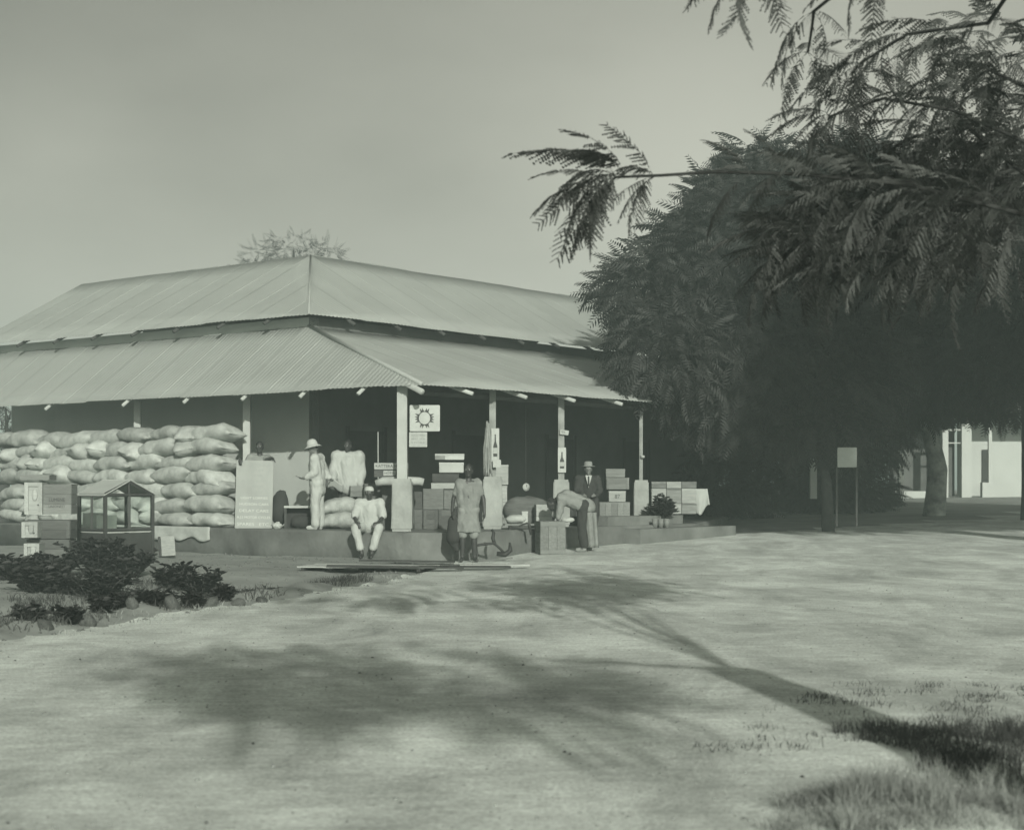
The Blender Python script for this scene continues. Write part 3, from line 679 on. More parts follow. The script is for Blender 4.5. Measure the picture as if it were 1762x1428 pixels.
def body_mb(J, s=1.0):
    mb = MB(); g = lambda k: Vector(J[k])
    mb.cap(g('chest') + Vector((0, 0, .1)) * 0 , g('neck'), .08 * s, .055 * s); mb.cap(g('neck'), g('head') + (g('neck') - g('head')) * .3, .055 * s, .052 * s)
    mb.cap(g('chest'), g('pelvis'), .135 * s, .125 * s); mb.cap(g('shL'), g('shR'), .075 * s, .075 * s)
    for a in 'LR':
        mb.cap(g('sh' + a), g('pelvis') + (g('hip' + a) - g('pelvis')) * .6, .08 * s, .1 * s)
        mb.cap(g('sh' + a), g('el' + a), .056 * s, .042 * s); mb.cap(g('el' + a), g('wr' + a), .042 * s, .028 * s)
        mb.cap(g('hip' + a), g('kn' + a), .092 * s, .06 * s); mb.cap(g('kn' + a), g('kn' + a) + (g('an' + a) - g('kn' + a)) * .35, .058 * s, .06 * s)
        mb.cap(g('kn' + a) + (g('an' + a) - g('kn' + a)) * .35, g('an' + a), .06 * s, .038 * s)
        mb.cap(g('an' + a) + Vector((0, 0, -.03)), g('toe' + a), .042 * s, .03 * s)
    mb.cap(g('hipL'), g('hipR'), .11 * s, .11 * s)
    return mb
def shirt_mb(J, s=1.0, sleeve=1.0, hem=.0, r=.02):
    mb = MB(); g = lambda k: Vector(J[k])
    down = (g('pelvis') - g('chest')).normalized()
    mb.cap(g('chest'), g('pelvis') + down * hem, .135 * s + r, .135 * s + r); mb.cap(g('shL'), g('shR'), .075 * s + r * .7, .075 * s + r * .7)
    mb.cap(g('chest'), g('neck') * .45 + g('chest') * .55, .11 * s, .08 * s)
    for a in 'LR':
        mb.cap(g('sh' + a), g('pelvis') + (g('hip' + a) - g('pelvis')) * .7 + down * hem, .08 * s + r, .11 * s + r)
        if sleeve <= 1: e = g('sh' + a) + (g('el' + a) - g('sh' + a)) * sleeve; mb.cap(g('sh' + a), e, .06 * s + r, .05 * s + r)
        else:
            mb.cap(g('sh' + a), g('el' + a), .06 * s + r, .052 * s + r); e = g('el' + a) + (g('wr' + a) - g('el' + a)) * (sleeve - 1); mb.cap(g('el' + a), e, .05 * s + r, .038 * s + r)
    return mb
def trouser_mb(J, s=1.0, leg=1.95, r=.02):
    mb = MB(); g = lambda k: Vector(J[k])
    mb.cap(g('hipL'), g('hipR'), .115 * s + r, .115 * s + r); mb.cap(g('pelvis'), g('pelvis') + (g('chest') - g('pelvis')) * .2, .13 * s + r, .125 * s + r)
    for a in 'LR':
        if leg <= 1: mb.cap(g('hip' + a), g('hip' + a) + (g('kn' + a) - g('hip' + a)) * leg, .1 * s + r, .085 * s + r)
        else:
            mb.cap(g('hip' + a), g('kn' + a), .1 * s + r, .07 * s + r); mb.cap(g('kn' + a), g('kn' + a) + (g('an' + a) - g('kn' + a)) * (leg - 1), .07 * s + r, .06 * s + r)
    return mb
def stand(h=1.75, lean=(0, 0), sw=.19):
    k = h / 1.75; lx, ly = lean
    J = dict(pelvis=(0, 0, .95), chest=(lx * .6, ly * .6, 1.28), neck=(lx, ly, 1.50), head=(lx * 1.2, ly * 1.2 - .02, 1.635),
             shL=(-sw + lx * .9, ly * .9, 1.41), shR=(sw + lx * .9, ly * .9, 1.41), elL=(-sw - .06, ly + .02, 1.12), elR=(sw + .06, ly + .02, 1.12),
             wrL=(-sw - .06, ly - .04, .87), wrR=(sw + .06, ly - .04, .87), hipL=(-.09, 0, .92), hipR=(.09, 0, .92), knL=(-.1, -.02, .5), knR=(.1, -.02, .5),
             anL=(-.11, .02, .09), anR=(.11, .02, .09), toeL=(-.13, -.13, .035), toeR=(.13, -.13, .035))
    return {a: tuple(c * k for c in b) for a, b in J.items()}
def person(label, loc, J, skin, face, clothes, hands=None, rz=0, hair=True, s=1.0):
    t = thing('person', label, 'person', loc, rz)
    mb = body_mb(J, s); q, M3 = headgeo(mb, J['head'], face, s)
    for a, args in (hands or {}).items(): hand(mb, J['wr' + a], *args)
    link('body', remeshed(mb, 'body', skin, .013, 3), t)
    for nm, m, mat in clothes:
        me = remeshed(m, nm, mat, .016, 4); sd_ = Vector((loc[0] * 3, 0, 0))
        for v in me.vertices:
            p = v.co + sd_; f = mnoise.noise(Vector((p.x * 9, p.y * 9, p.z * 5))) * .017 + mnoise.noise(Vector((p.x * 22 + p.z * 9, p.y * 22, p.z * 9))) * .009
            v.co += v.normal * f
        link(nm, me, t)
    if hair:
        hm = MB(); hm.ball(q(0, -.016, .035), (.08 * s, .09 * s, .095 * s), 16, 12, M3); hm.obj('hair', M_hair, t, True)
    return t, q, M3
def shoes(t, J, mat):
    for a in 'LR':
        an, to = Vector(J['an' + a]), Vector(J['toe' + a]); mb = MB(); mb.cap(an + Vector((0, .02, -.045)), to, .052, .042); mb.cap(an + Vector((0, 0, -.05)), an + Vector((0, 0, .02)), .05, .048)
        o = link('shoe', remeshed(mb, 'shoe', mat, .014, 2), t)
def eyes(t, q):
    mb = MB()
    for sx in (-1, 1): mb.ball(q(sx * .031, .082, .02), .010, 8, 6)
    mb.obj('eyes', M_white, t, True)
# man behind the signboard
Yp = YS + .33; J = stand(1.78); J['head'] = (0, -.02, 1.66)
J.update(elR=(.17, -.22, 1.40), wrR=(.29, -.30, 1.44), elL=(-.30, -.12, 1.25), wrL=(-.36, -.29, 1.42), shR=(.17, 0, 1.43))
t, q, m = person('dark bareheaded man resting his arms along the top of the tall signboard', (X(447, Yp), Yp, FZ), J, M_skin, (0, -1, -.05),
    [('shirt', shirt_mb(J, 1, .6, .1), M_grey), ('trousers', trouser_mb(J), M_grey)], {'R': ((.6, -.5, -.45), (0, -.3, -1), (0, -.7, .4), .8), 'L': ((.1, -.5, -.8), (0, 1, -.3), (.9, -.2, .1), .6)}); eyes(t, q)
# man in sun helmet, profile to the left
Yh = 32.0; J = stand(1.76, (-.03, 0))
J.update(shL=(-.03, -.18, 1.40), shR=(.03, .18, 1.42), elL=(-.02, -.22, 1.12), wrL=(-.20, -.19, 1.02), elR=(.13, .20, 1.14), wrR=(.24, .08, 1.0), hipL=(0, -.09, .92), hipR=(0, .09, .92), knL=(-.03, -.09, .5), knR=(.03, .09, .5),
         anL=(-.02, -.1, .09), anR=(.05, .1, .09), toeL=(-.17, -.1, .035), toeR=(-.1, .11, .035), neck=(-.04, 0, 1.50), head=(-.08, -.02, 1.62))
t, q, m = person('man in a white suit and white sun helmet standing in profile, writing in a notebook', (X(546, Yh), Yh, FZ), J, M_skin2, (-1, -.35, -.35),
    [('jacket', shirt_mb(J, 1.02, 1.85, .16, .026), M_white), ('trousers', trouser_mb(J, 1.0, 1.95, .032), M_white)], {'L': ((-1, .1, -.1), (0, 0, 1), (0, -.8, .4), .4), 'R': ((.6, -.6, -.3), (-.3, 0, .8), (0, -.8, .5), .6)})
shoes(t, J, M_white); eyes(t, q)
hm = MB(); hc = q(0, -.0, .055)
hm.lathe([(0, .125), (.05, .12), (.09, .09), (.108, .04), (.112, 0), (.14, -.02), (.185, -.05), (.187, -.056), (.14, -.028), (.1, -.012)], 24)
hm.obj('sun_helmet', M_white, t, True, loc=hc, rot=(R(-4), R(-14), 0))
MB().box((-.1, -.06, -.008), (.06, .06, .008)).obj('notebook', M_grey, t, loc=(-.30, -.17, 1.035), rot=(0, R(12), .3))
# white shirted man, dark face
Yw = 33.1; J = stand(1.82, (0, 0), .22)
J.update(elL=(-.30, -.06, 1.17), wrL=(-.28, -.26, .98), elR=(.27, .02, 1.15), wrR=(.25, -.1, .9), head=(0, -.05, 1.68))
t, q, m = person('broad dark skinned man in a loose white shirt facing the helmeted man', (X(599, Yw), Yw, FZ), J, M_skin, (-.4, -1, -.2),
    [('shirt', shirt_mb(J, 1.12, 1.9, .12, .045), M_white), ('trousers', trouser_mb(J, 1.0), M_dark)], {'L': ((-.5, -.6, -.3), (0, .2, -1), (.3, -.8, .3), .5), 'R': ((0, -.2, -1), (-.5, 0, 0), (0, -1, 0), .4)}); eyes(t, q)
pp = MB(); vs = []; 
for i in range(7):
    for j in range(7): vs.append((-.16 + .32 * i / 6, .01 * math.sin(i), -.2 * j / 6 + .05 * math.sin(i * .9)))
pp.add(vs, [(i * 7 + j, i * 7 + 7 + j, i * 7 + 8 + j, i * 7 + j + 1) for i in range(6) for j in range(6)])
o = pp.obj('folded_paper', M_white, None, True, loc=(X(578, 32.7), 32.72, EYE + (HY - 828) * 32.7 / FPX), rot=(R(35), R(8), 0)); o.modifiers.new('t', 'SOLIDIFY').thickness = .006
props(o, 'creased white sheet held between the helmeted man and the white shirted man', 'paper')
# seated man with white cap
st = B(1.1, -.22); 
J = dict(pelvis=(0, 0, .62), chest=(0, -.06, .92), neck=(0, -.1, 1.10), head=(0, -.15, 1.235), shL=(-.19, -.08, 1.03), shR=(.19, -.08, 1.03), elL=(-.27, -.2, .78), elR=(.27, -.2, .78),
         wrL=(-.2, -.42, .68), wrR=(.2, -.42, .68), hipL=(-.1, 0, .6), hipR=(.1, 0, .6), knL=(-.22, -.42, .58), knR=(.22, -.42, .58), anL=(-.09, -.46, .1), anR=(.09, -.46, .1), toeL=(-.1, -.6, .04), toeR=(.1, -.6, .04))
t, q, m = person('seated man in white cap and shirt, elbows on knees, on the veranda edge', (st.x, st.y, gh(st.x, st.y - .5) - .01), J, M_skin, (0, -1, -.12),
    [('shirt', shirt_mb(J, 1.05, .9, .0, .03), M_white), ('trousers', trouser_mb(J, .95, 1.75, .02), M_white)], {'L': ((.5, -.5, -.6), (0, .5, -.5), (.5, 0, .5), .6), 'R': ((-.5, -.5, -.6), (0, .5, -.5), (-.5, 0, .5), .6)}, rz=-.05); eyes(t, q)
hm = MB(); hm.lathe([(0, .075), (.05, .07), (.085, .04), (.092, 0), (.095, -.02), (.088, -.02)], 20); hm.obj('cap', M_white, t, True, loc=q(0, -.01, .055))
# standing youth in tunic, barefoot
J = stand(1.76, (0, 0), .165); J.update(elL=(-.27, .03, 1.14), wrL=(-.29, -.1, .92), elR=(.27, .0, 1.13), wrR=(.29, -.08, .88), toeR=(.16, -.11, .035))
def tunic(J):
    mb = shirt_mb(J, .9, .62, 0, .02); 
    prof = []
    for z in np.linspace(.95, .54, 8): prof.append((.135 + (.95 - z) * .16, z))
    n = 36; v = []; f = []
    for (r, z) in prof:
        for k in range(n):
            a = 2 * math.pi * k / n; rr = r * (1 + (.95 - z) * .14 * math.sin(9 * a)); v.append((rr * 1.15 * math.cos(a), rr * .82 * math.sin(a), z))
    m = len(prof)
    for i in range(m - 1):
        for k in range(n): k2 = (k + 1) % n; f.append((i * n + k, (i + 1) * n + k, (i + 1) * n + k2, i * n + k2))
    f.append(tuple(range(n))); f.append(tuple((m - 1) * n + k for k in range(n))[::-1]); mb.add(v, f); return mb
fx, fy = X(806, 28.9), 28.9
t, q, m = person('barefoot youth in a knee length pale tunic standing on the ground before the corner', (fx, fy, gh(fx, fy)), J, M_skin, (-.1, -1, 0),
    [('tunic', tunic(J), M_tunic), ('shorts', trouser_mb(J, .95, .98, .015), M_grey)], {'L': ((.1, -.2, -1), (.8, 0, 0), (0, -1, 0), .4), 'R': ((-.1, -.1, -1), (-.8, 0, 0), (0, -1, 0), .4)}); eyes(t, q)
bag = MB(); bag.cap((-.0, 0, .62), (0, 0, .32), .10, .13); bag.cap((0, 0, .62), (.05, 0, .86), .08, .03); bag.cap((-.02, .02, .3), (.06, .0, .12), .11, .05)
o = link('dark_bundle', remeshed(bag, 'dark_bundle', M_dark, .016, 6)); o.location = (fx - .27, fy - .0, gh(fx, fy) + .12); props(o, 'long dark cloth bundle hanging from the hand of the youth in the tunic', 'bundle')
# bent man at lone crate
J = dict(pelvis=(0, 0, .93), chest=(-.33, -.04, 1.08), neck=(-.52, -.08, 1.04), head=(-.63, -.12, .95), shL=(-.43, -.22, 1.06), shR=(-.43, .14, 1.08), elL=(-.47, -.26, .80), wrL=(-.52, -.24, .58), elR=(-.55, .1, .82), wrR=(-.6, .0, .6),
         hipL=(0, -.1, .9), hipR=(0, .1, .9), knL=(-.02, -.12, .48), knR=(.1, .12, .48), anL=(.02, -.14, .09), anR=(.14, .12, .09), toeL=(-.12, -.16, .035), toeR=(0, .1, .035))
bx, by = X(1003, 32.2), 32.2
t, q, m = person('man in grey jacket bending low to the left over the lone crate', (bx, by, gh(bx, by)), J, M_skin, (-.8, -.3, -.55),
    [('jacket', shirt_mb(J, 1.0, 1.5, .1, .028), M_grey), ('trousers', trouser_mb(J, 1.0, 1.9, .03), M_dark)], {'L': ((-.3, .1, -.6), (-1, 0, 0), (0, .8, 0), .6), 'R': ((-.2, -.1, -.6), (-1, 0, 0), (0, -.8, 0), .6)}); shoes(t, J, M_grey)
sk = MB(); vs = []
for i in range(11):
    for j in range(9): vs.append((.02 + .24 * i / 10 + .05 * j / 8, -.17 + .1 * math.sin(i * 1.3) * .3, .78 - .70 * j / 8))
sk.add(vs, [(i * 9 + j, i * 9 + 9 + j, i * 9 + 10 + j, i * 9 + j + 1) for i in range(10) for j in range(8)]); o = sk.obj('striped_wrap', M_tunic, t, True); o.modifiers.new('t', 'SOLIDIFY').thickness = .01
# suited man with hat seated in the veranda
J = dict(pelvis=(0, 0, .55), chest=(0, -.03, .88), neck=(0, -.04, 1.08), head=(0, -.06, 1.22), shL=(-.19, -.03, 1.0), shR=(.19, -.03, 1.0), elL=(-.25, -.12, .74), elR=(.25, -.12, .74), wrL=(-.14, -.34, .66), wrR=(.14, -.34, .66),
         hipL=(-.1, 0, .53), hipR=(.1, 0, .53), knL=(-.13, -.42, .53), knR=(.13, -.42, .53), anL=(-.12, -.44, .1), anR=(.12, -.44, .1), toeL=(-.13, -.58, .04), toeR=(.13, -.58, .04))
sx_, sy_ = X(1012, 34.4), 34.4
t, q, m = person('man in dark suit with white shirt front, tie and hat in the veranda shade', (sx_, sy_, FZ), J, M_skin2, (0, -1, 0),
    [('jacket', shirt_mb(J, 1.0, 1.9, .05, .02), M_dark), ('trousers', trouser_mb(J, .95, 1.95), M_dark)], {'L': ((.5, -.6, 0), (0, 0, -1), (0, .5, .5), .4), 'R': ((-.5, -.6, 0), (0, 0, -1), (0, .5, .5), .4)}); eyes(t, q); shoes(t, J, M_black)
MB().add([(-.07, -.225, 1.09), (.07, -.225, 1.09), (.0, -.235, .82)], [(0, 2, 1)]).obj('shirt_front', M_white, t).modifiers.new('t', 'SOLIDIFY').thickness = .02
MB().add([(-.014, -.248, 1.07), (.014, -.248, 1.07), (.018, -.256, .86), (-.018, -.256, .86)], [(0, 3, 2, 1)]).obj('tie', M_black, t).modifiers.new('t', 'SOLIDIFY').thickness = .004
hm = MB(); hm.lathe([(0, .1), (.06, .1), (.085, .08), (.09, .005), (.14, -.005), (.15, 0), (.14, -.012), (.085, -.01)], 24); hm.obj('hat', M_grey, t, True, loc=q(0, -.01, .07))
crate('plain box the suited man sits on', 1000, 1024, 862, 34.3, .05, .4, mat=M_crate_d, nf=2, batten=False)

# ------------------------------------------------------------------ dark bundles and low table near the signboard
lump('dark_bundle', 'dark lumpy bundle leaning right of the tall signboard', 'bundle', (X(481, 33.2), 33.25, FZ + .4), (.18, .16, .42), M_dark, 4, amp=.25)
tb = thing('low_table', 'low dark table beside the helmeted man', 'table', (X(513, 32.6), 32.75, FZ), .06)
MB().box((-.29, -.2, .42), (.29, .2, .46)).obj('tabletop', M_wood_w, tb)
for sx in (-1, 1):
    for sy in (-1, 1): MB().box((sx * .26 - .025, sy * .17 - .025, 0), (sx * .26 + .025, sy * .17 + .025, .42)).obj('leg', M_wood_d, tb)
MB().box((-.235, .1, .02), (.235, .13, .41)).obj('back_panel', M_black, tb)
lump('dark_bundle', 'dark tied parcel pushed under the low table', 'bundle', (X(516, 32.55), 32.65, FZ + .14), (.2, .1, .13), M_dark, 6)
pb = lump('white_scrap', 'crumpled white paper on the floor right of the tall signboard', 'paper', (X(478, 32.7), 32.6, FZ + .06), (.1, .08, .07), M_white, 9, amp=.4)

# ------------------------------------------------------------------ glass display cabinet
Yc = 28.6; nc = P(181, 912, Yc)     # near bottom corner of the glass part
cb = thing('display_cabinet', 'dark framed glass display cabinet with pale gabled lid beside the crates', 'cabinet', (nc.x, nc.y, gh(nc.x, nc.y)), R(-38))
# local: corner at origin, long side along -x, gable side along +y
Lx, Wy = .74, 1.06; zb = nc.z - gh(nc.x, nc.y); ze = zb + .62; zr = zb + .86; f_ = .055
for (x, y) in ((0, 0), (-Lx, 0), (0, Wy), (-Lx, Wy)): MB().box((x - f_ / 2, y - f_ / 2, 0), (x + f_ / 2, y + f_ / 2, ze)).obj('frame_post', M_wood_d, cb)
def rail(a, b, w=.05, nm='frame_rail', mat=None):
    MB().tube([a, b], w / 2 * 1.2, 4).obj(nm, mat or M_wood_d, cb)
for z in (zb, ze, .12):
    rail((-Lx, -.004, z), (0, -.004, z)); rail((-Lx, Wy + .004, z), (0, Wy + .004, z)); rail((.004, 0, z - .002), (.004, Wy, z - .002)); rail((-Lx - .004, 0, z - .002), (-Lx - .004, Wy, z - .002))
rail((-Lx / 2, -.006, zb), (-Lx / 2, -.006, ze)); rail((.006, Wy * .5, zb), (.006, Wy * .5, ze))
rail((0, 0, ze + .02), (0, Wy / 2, zr)); rail((0, Wy, ze + .02), (0, Wy / 2, zr)); rail((.0, Wy / 2, ze), (0, Wy / 2, zr), .035)
for y0, y1 in ((-.06, Wy / 2), (Wy + .06, Wy / 2)):
    o = MB().add([(-Lx - .05, y0, ze + .0), (.03, y0, ze + .0), (.03, y1, zr + .03), (-Lx - .05, y1, zr + .03)], [(0, 1, 2, 3)]).obj('lid', M_white, cb); o.modifiers.new('t', 'SOLIDIFY').thickness = .015
MB().box((-Lx, 0, zb - .05), (0, Wy, zb - .03)).obj('shelf', M_paper, cb)
for y in (.0,): 
    MB().box((-Lx + .03, -.002, zb + .02), (-Lx / 2 - .03, .002, ze - .03)).obj('glass_pane', M_glass, cb); MB().box((-Lx / 2 + .03, -.002, zb + .02), (-.03, .002, ze - .03)).obj('glass_pane', M_glass, cb)
MB().box((-.002, .03, zb + .02), (.002, Wy / 2 - .03, ze - .03)).obj('glass_pane', M_glass, cb); MB().box((-.002, Wy / 2 + .03, zb + .02), (.002, Wy - .03, ze - .03)).obj('glass_pane', M_glass, cb)
MB().box((-Lx, .02, .14), (-.03, .04, zb - .06)).obj('base_panel', M_wood_d, cb); MB().box((-.04, .05, .14), (-.02, Wy - .03, zb - .06)).obj('base_panel', M_wood_d, cb)
MB().box((-Lx + .02, .06, zb - .028), (-Lx / 2 - .05, .3, zb + .3)).obj('folded_goods', M_grey, cb); MB().box((-Lx / 2 + .05, .06, zb - .028), (-.06, .3, zb + .26)).obj('folded_goods', M_paper, cb)
t, w_, h_ = board('small_board', 'small pale board leaning against the veranda near the cabinet', 279, 302, 922, 956, 30.6, M_crate_w, th=.03, rot=.2); t.rotation_euler = (R(-9), R(-4), .2)
piece('side_strip', M_wood_d, t, (-w_ / 2 - .03, 0, h_ / 2), (.05, .04, h_))
# tarpaulin edge hanging from the sack stack over the veranda front
tp = MB(); vs = []; N = 40
for i in range(N + 1):
    s = 5.5 + 3.6 * i / N; q = B(s, -.345)
    dz = .06 * math.sin(i * .75) ; 
    for j in range(6):
        f = j / 5; qq = B(s, -.345 - .02 * math.sin(i * .9 + j) * f - .03 * f); vs.append((qq.x, qq.y, FZ + .02 - f * (.26 + dz * .7)))
tp.add(vs, [(i * 6 + j, i * 6 + 6 + j, i * 6 + 7 + j, i * 6 + j + 1) for i in range(N) for j in range(5)]); o = tp.obj('tarpaulin', M_paper, None, True); o.modifiers.new('t', 'SOLIDIFY').thickness = .008
props(o, 'pale scalloped cloth hanging over the veranda edge under the sacks', 'cloth')

# ------------------------------------------------------------------ boards on the ground, plough
Yr = 26.4
rk = thing('slatted_rack', 'long pale slatted wooden rack lying flat on the ground', 'rack', (X(635, Yr), Yr, gh(X(635, Yr), Yr) + .03), R(-13))
for k in range(5): piece('runner', M_wood_d, rk, (-.98 + .49 * k, 0, .02), (.06, .95, .05), jit=.01)
for k in range(7): piece('slat', M_crate_w, rk, (0, -.42 + .14 * k, .06), (2.15, .115, .022), jit=.006)
gp = 'loose dark boards lying near the rack'
for k, (px, py, ln, rz, lab) in enumerate(((735, 974, 2.3, .10, 'long dark board lying behind the slatted rack'), (700, 970, 1.7, -.14, 'short dark board lying flat behind the slatted rack'), (800, 981, 1.5, .22, 'thin board slanting right beyond the rack end'), (850, 979, 1.2, .3, 'thin pale stick lying farthest right of the boards'), (680, 983, 2.2, -.02, 'dark board tucked along the rear edge of the rack'))):
    Yk = EYE * FPX / (py - HY); o = MB().box((-ln / 2, -.07, 0), (ln / 2, .07, .03)).obj('loose_board', M_wood_d if k != 3 else M_crate_w, None, loc=(X(px, Yk), Yk, gh(X(px, Yk), Yk) + .02 + .012 * k), rot=(.02, .01, rz)); props(o, lab, 'board', gp)
Yq = 29.35
pl = thing('plough', 'black iron plough with curved handles lying against the slab', 'plough', (X(850, Yq), Yq, gh(X(850, Yq), Yq)), .05)
MB().tube([(-.36, 0, .28), (-.25, .02, .30), (0, 0, .33), (.12, 0, .22), (.24, 0, .10)], .024, 8).obj('beam', M_ironwork, pl, True)
MB().tube([(-.36, -.03, .02), (-.3, -.03, .1), (-.33, 0, .28)], .022, 8).obj('strut', M_ironwork, pl, True)
MB().tube([(.02, .02, .3), (-.02, .05, .42), (.0, .08, .52), (-.04, .1, .58)], [.03, .035, .03, .02], 8).obj('handle', M_ironwork, pl, True)
MB().tube([(.05, -.02, .14), (.2, -.02, .12), (.3, -.02, .2), (.29, 0, .34)], [.04, .05, .045, .02], 8).obj('share', M_ironwork, pl, True)
MB().box((-.3, -.1, .02), (.34, -.05, .05)).obj('sole_board', M_crate, pl, rot=(0, R(-4), 0))
o = MB().tube([(0, 0, 0), (.16, .02, .06), (.2, .03, .02), (.24, .02, -.17)], [.012, .02, .03, .028], 8).obj('hand_tool', M_ironwork, None, True, loc=(X(893, 31.4), 31.4, FZ + .08)); props(o, 'black hooked hand tool leaning on the slab edge by the bench', 'tool')

# ------------------------------------------------------------------ foliage
def frond_template(Lf, npin, pl_, leaflets, droop, seed, wl=.012, stem=.004):
    """bipinnate leaf along +x: rachis, paired pinnae, tiny leaflets. returns V,F(tri)"""
    r = np.random.default_rng(seed); V_ = []; F_ = []
    def tri(a, b, c): n = len(V_); V_.extend([a, b, c]); F_.append((n, n + 1, n + 2))
    pos = lambda q: np.array([Lf * (q - .12 * droop * q * q), 0, -Lf * droop * .55 * q ** 1.9])
    pts = [pos(q) for q in np.linspace(0, 1, 8)]
    for a, b in zip(pts[:-1], pts[1:]):
        o = np.array([0, stem, 0]); o2 = np.array([0, 0, stem]); tri(a - o, a + o, b); tri(a - o2, a + o2, b)
    for k in range(npin):
        q = .18 + .82 * (k + .5) / npin; c = pos(q); l = pl_ * (math.sin(math.pi * (.18 + .74 * (k + .5) / npin)) ** .8) * r.uniform(.85, 1.1)
        for sg in (-1, 1):
            if leaflets > 1 and r.random() < .09: continue
            if leaflets > 1: l *= r.uniform(.7, 1.15)
            d = np.array([.45 + (r.uniform(-.2, .2) if leaflets > 1 else 0), sg * .9, -.25 - .35 * droop + r.uniform(-.12, .12)]); d /= np.linalg.norm(d)
            if leaflets <= 1:
                side = np.array([.9, -sg * .4, 0]) * l * .13; e = c + d * l; mid = c + d * l * .5 + np.array([0, 0, -.0])
                n = len(V_); V_.extend([c, mid + side, e + np.array([0, 0, -.15 * l]), mid - side]); F_.append((n, n + 1, n + 2)); F_.append((n, n + 2, n + 3))
            else:
                for m in range(leaflets):
                    f = (m + .6) / leaflets; p = c + d * l * f + np.array([0, 0, -.22 * l * f * f]); ll = l * .17 * (1 - .5 * f)
                    ax = np.array([.85, -sg * .35, 0.0])
                    for s2 in (-1, 1):
                        if r.random() < .12: continue
                        tip = p + ax * ll * s2 + d * ll * .55; tri(p - d * wl * .5, p + d * wl, tip)
                e = c + d * l + np.array([0, 0, -.22 * l]); tri(c - np.array([stem * .5, 0, 0]), c + np.array([stem * .5, 0, 0]), e)
    return np.array(V_), np.array(F_)
def scatter(name, tmpl, pos, dirs, scl, mat, parent=None, roll=.6):
    """merge copies of frond templates into one mesh"""
    VV = []; FF = []; off = 0
    ups = np.array([0, 0, 1.])
    idx = rng.integers(0, len(tmpl), len(pos))
    for ti, (tv, tf) in enumerate(tmpl):
        sel = np.where(idx == ti)[0]
        if not len(sel): continue
        d = dirs[sel]; d = d / np.linalg.norm(d, axis=1, keepdims=True)
        y = np.cross(np.broadcast_to(ups, d.shape), d); y /= np.maximum(np.linalg.norm(y, axis=1, keepdims=True), 1e-4); z = np.cross(d, y)
        a = rng.normal(0, roll, len(sel))[:, None]; y2 = y * np.cos(a) + z * np.sin(a); z2 = np.cross(d, y2)
        Rm = np.stack([d, y2, z2], 2) * scl[sel][:, None, None]
        W = np.einsum('nij,vj->nvi', Rm, tv) + pos[sel][:, None, :]
        F = tf[None] + (np.arange(len(sel)) * len(tv))[:, None, None] + off
        VV.append(W.reshape(-1, 3)); FF.append(F.reshape(-1, 3)); off += len(sel) * len(tv)
    me = np_mesh(name, np.concatenate(VV), np.concatenate(FF), mat)
    o = link(name, me, parent); o['kind'] = 'stuff'; return o
FAR = [frond_template(.62, 9, .17, 1, d, i) for i, d in enumerate((.5, .8, 1.1))]
NEAR = [frond_template(.52, 15, .125, 8, d, 40 + i) for i, d in enumerate((.8, 1.0, 1.25, 1.5, 1.1))]
def blob_points(blobs, dens, shell=.55):
    """points inside ellipsoids, biased to their shells, with outward directions"""
    ps = []; ds = []
    for (c, r) in blobs:
        n = int(dens * 4 * math.pi * ((r[0] * r[1]) ** 1.6 / 3 + (r[0] * r[2]) ** 1.6 / 3 + (r[1] * r[2]) ** 1.6 / 3) ** (1 / 1.6))
        d = rng.normal(size=(n, 3)); d /= np.linalg.norm(d, axis=1, keepdims=True); q = shell + (1.02 - shell) * rng.random(n) ** .6
        ps.append(np.array(c) + d * np.array(r) * q[:, None]); dd = d.copy(); dd[:, 2] = dd[:, 2] * .5 - .12; dd += rng.normal(0, .5, dd.shape); ds.append(dd)
    return np.concatenate(ps), np.concatenate(ds)
def limb(parent, pts, r0, r1, name='limb', mat=None, n=8):
    pts = [Vector(p) for p in pts]; dn = []
    for i in range(len(pts) - 1):
        for k in range(4):
            f = k / 4; p = pts[i].lerp(pts[i + 1], f); dn.append(p + Vector((mnoise.noise(p * 1.7), mnoise.noise(p * 1.7 + Vector((5, 0, 0))), 0)) * .05 * min(1, r0 * 8))
    dn.append(pts[-1]); m = len(dn); rad = [r0 + (r1 - r0) * (i / (m - 1)) ** .8 for i in range(m)]
    return MB().tube(dn, rad, n).obj(name, mat or M_bark, parent, True)
def tree(label, base, blobs, trunk_top, r=.35, dens=16, tm=None, mat=None, group=None, limbs=True, scl=(1, 1.5), name='feathery_tree', lean=0, bark=None):
    b = Vector((base[0], base[1], gh(*base) - .15)); t = thing(name, label, 'tree', b, 0, group)
    tt = Vector(trunk_top) - b
    tr = limb(t, [(0, 0, 0), (tt.x * .15 + lean, tt.y * .2, tt.z * .35), (tt.x * .6 - lean, tt.y * .6, tt.z * .7), tt], r * 1.25, r * .6, 'trunk', bark, n=14)
    if limbs:
        for (c, rr) in blobs:
            c = Vector(c) - b; limb(t, [tt * .9, tt.lerp(c, .5) + Vector((0, 0, .3)), c], r * .45, r * .12)
    pts, ds = blob_points([((c[0] - b.x, c[1] - b.y, c[2] - b.z), rr) for c, rr in blobs], dens)
    sc = rng.uniform(scl[0], scl[1], len(pts))
    scatter('crown', tm or FAR, pts, ds, sc, mat or M_leaf, t); return t
gT = 'dark feathery shade trees along the road'
def bl(px, py, Y, rx, ry, rz): p = P(px, py, Y); return ((p.x, p.y, p.z), (rx, ry, rz))
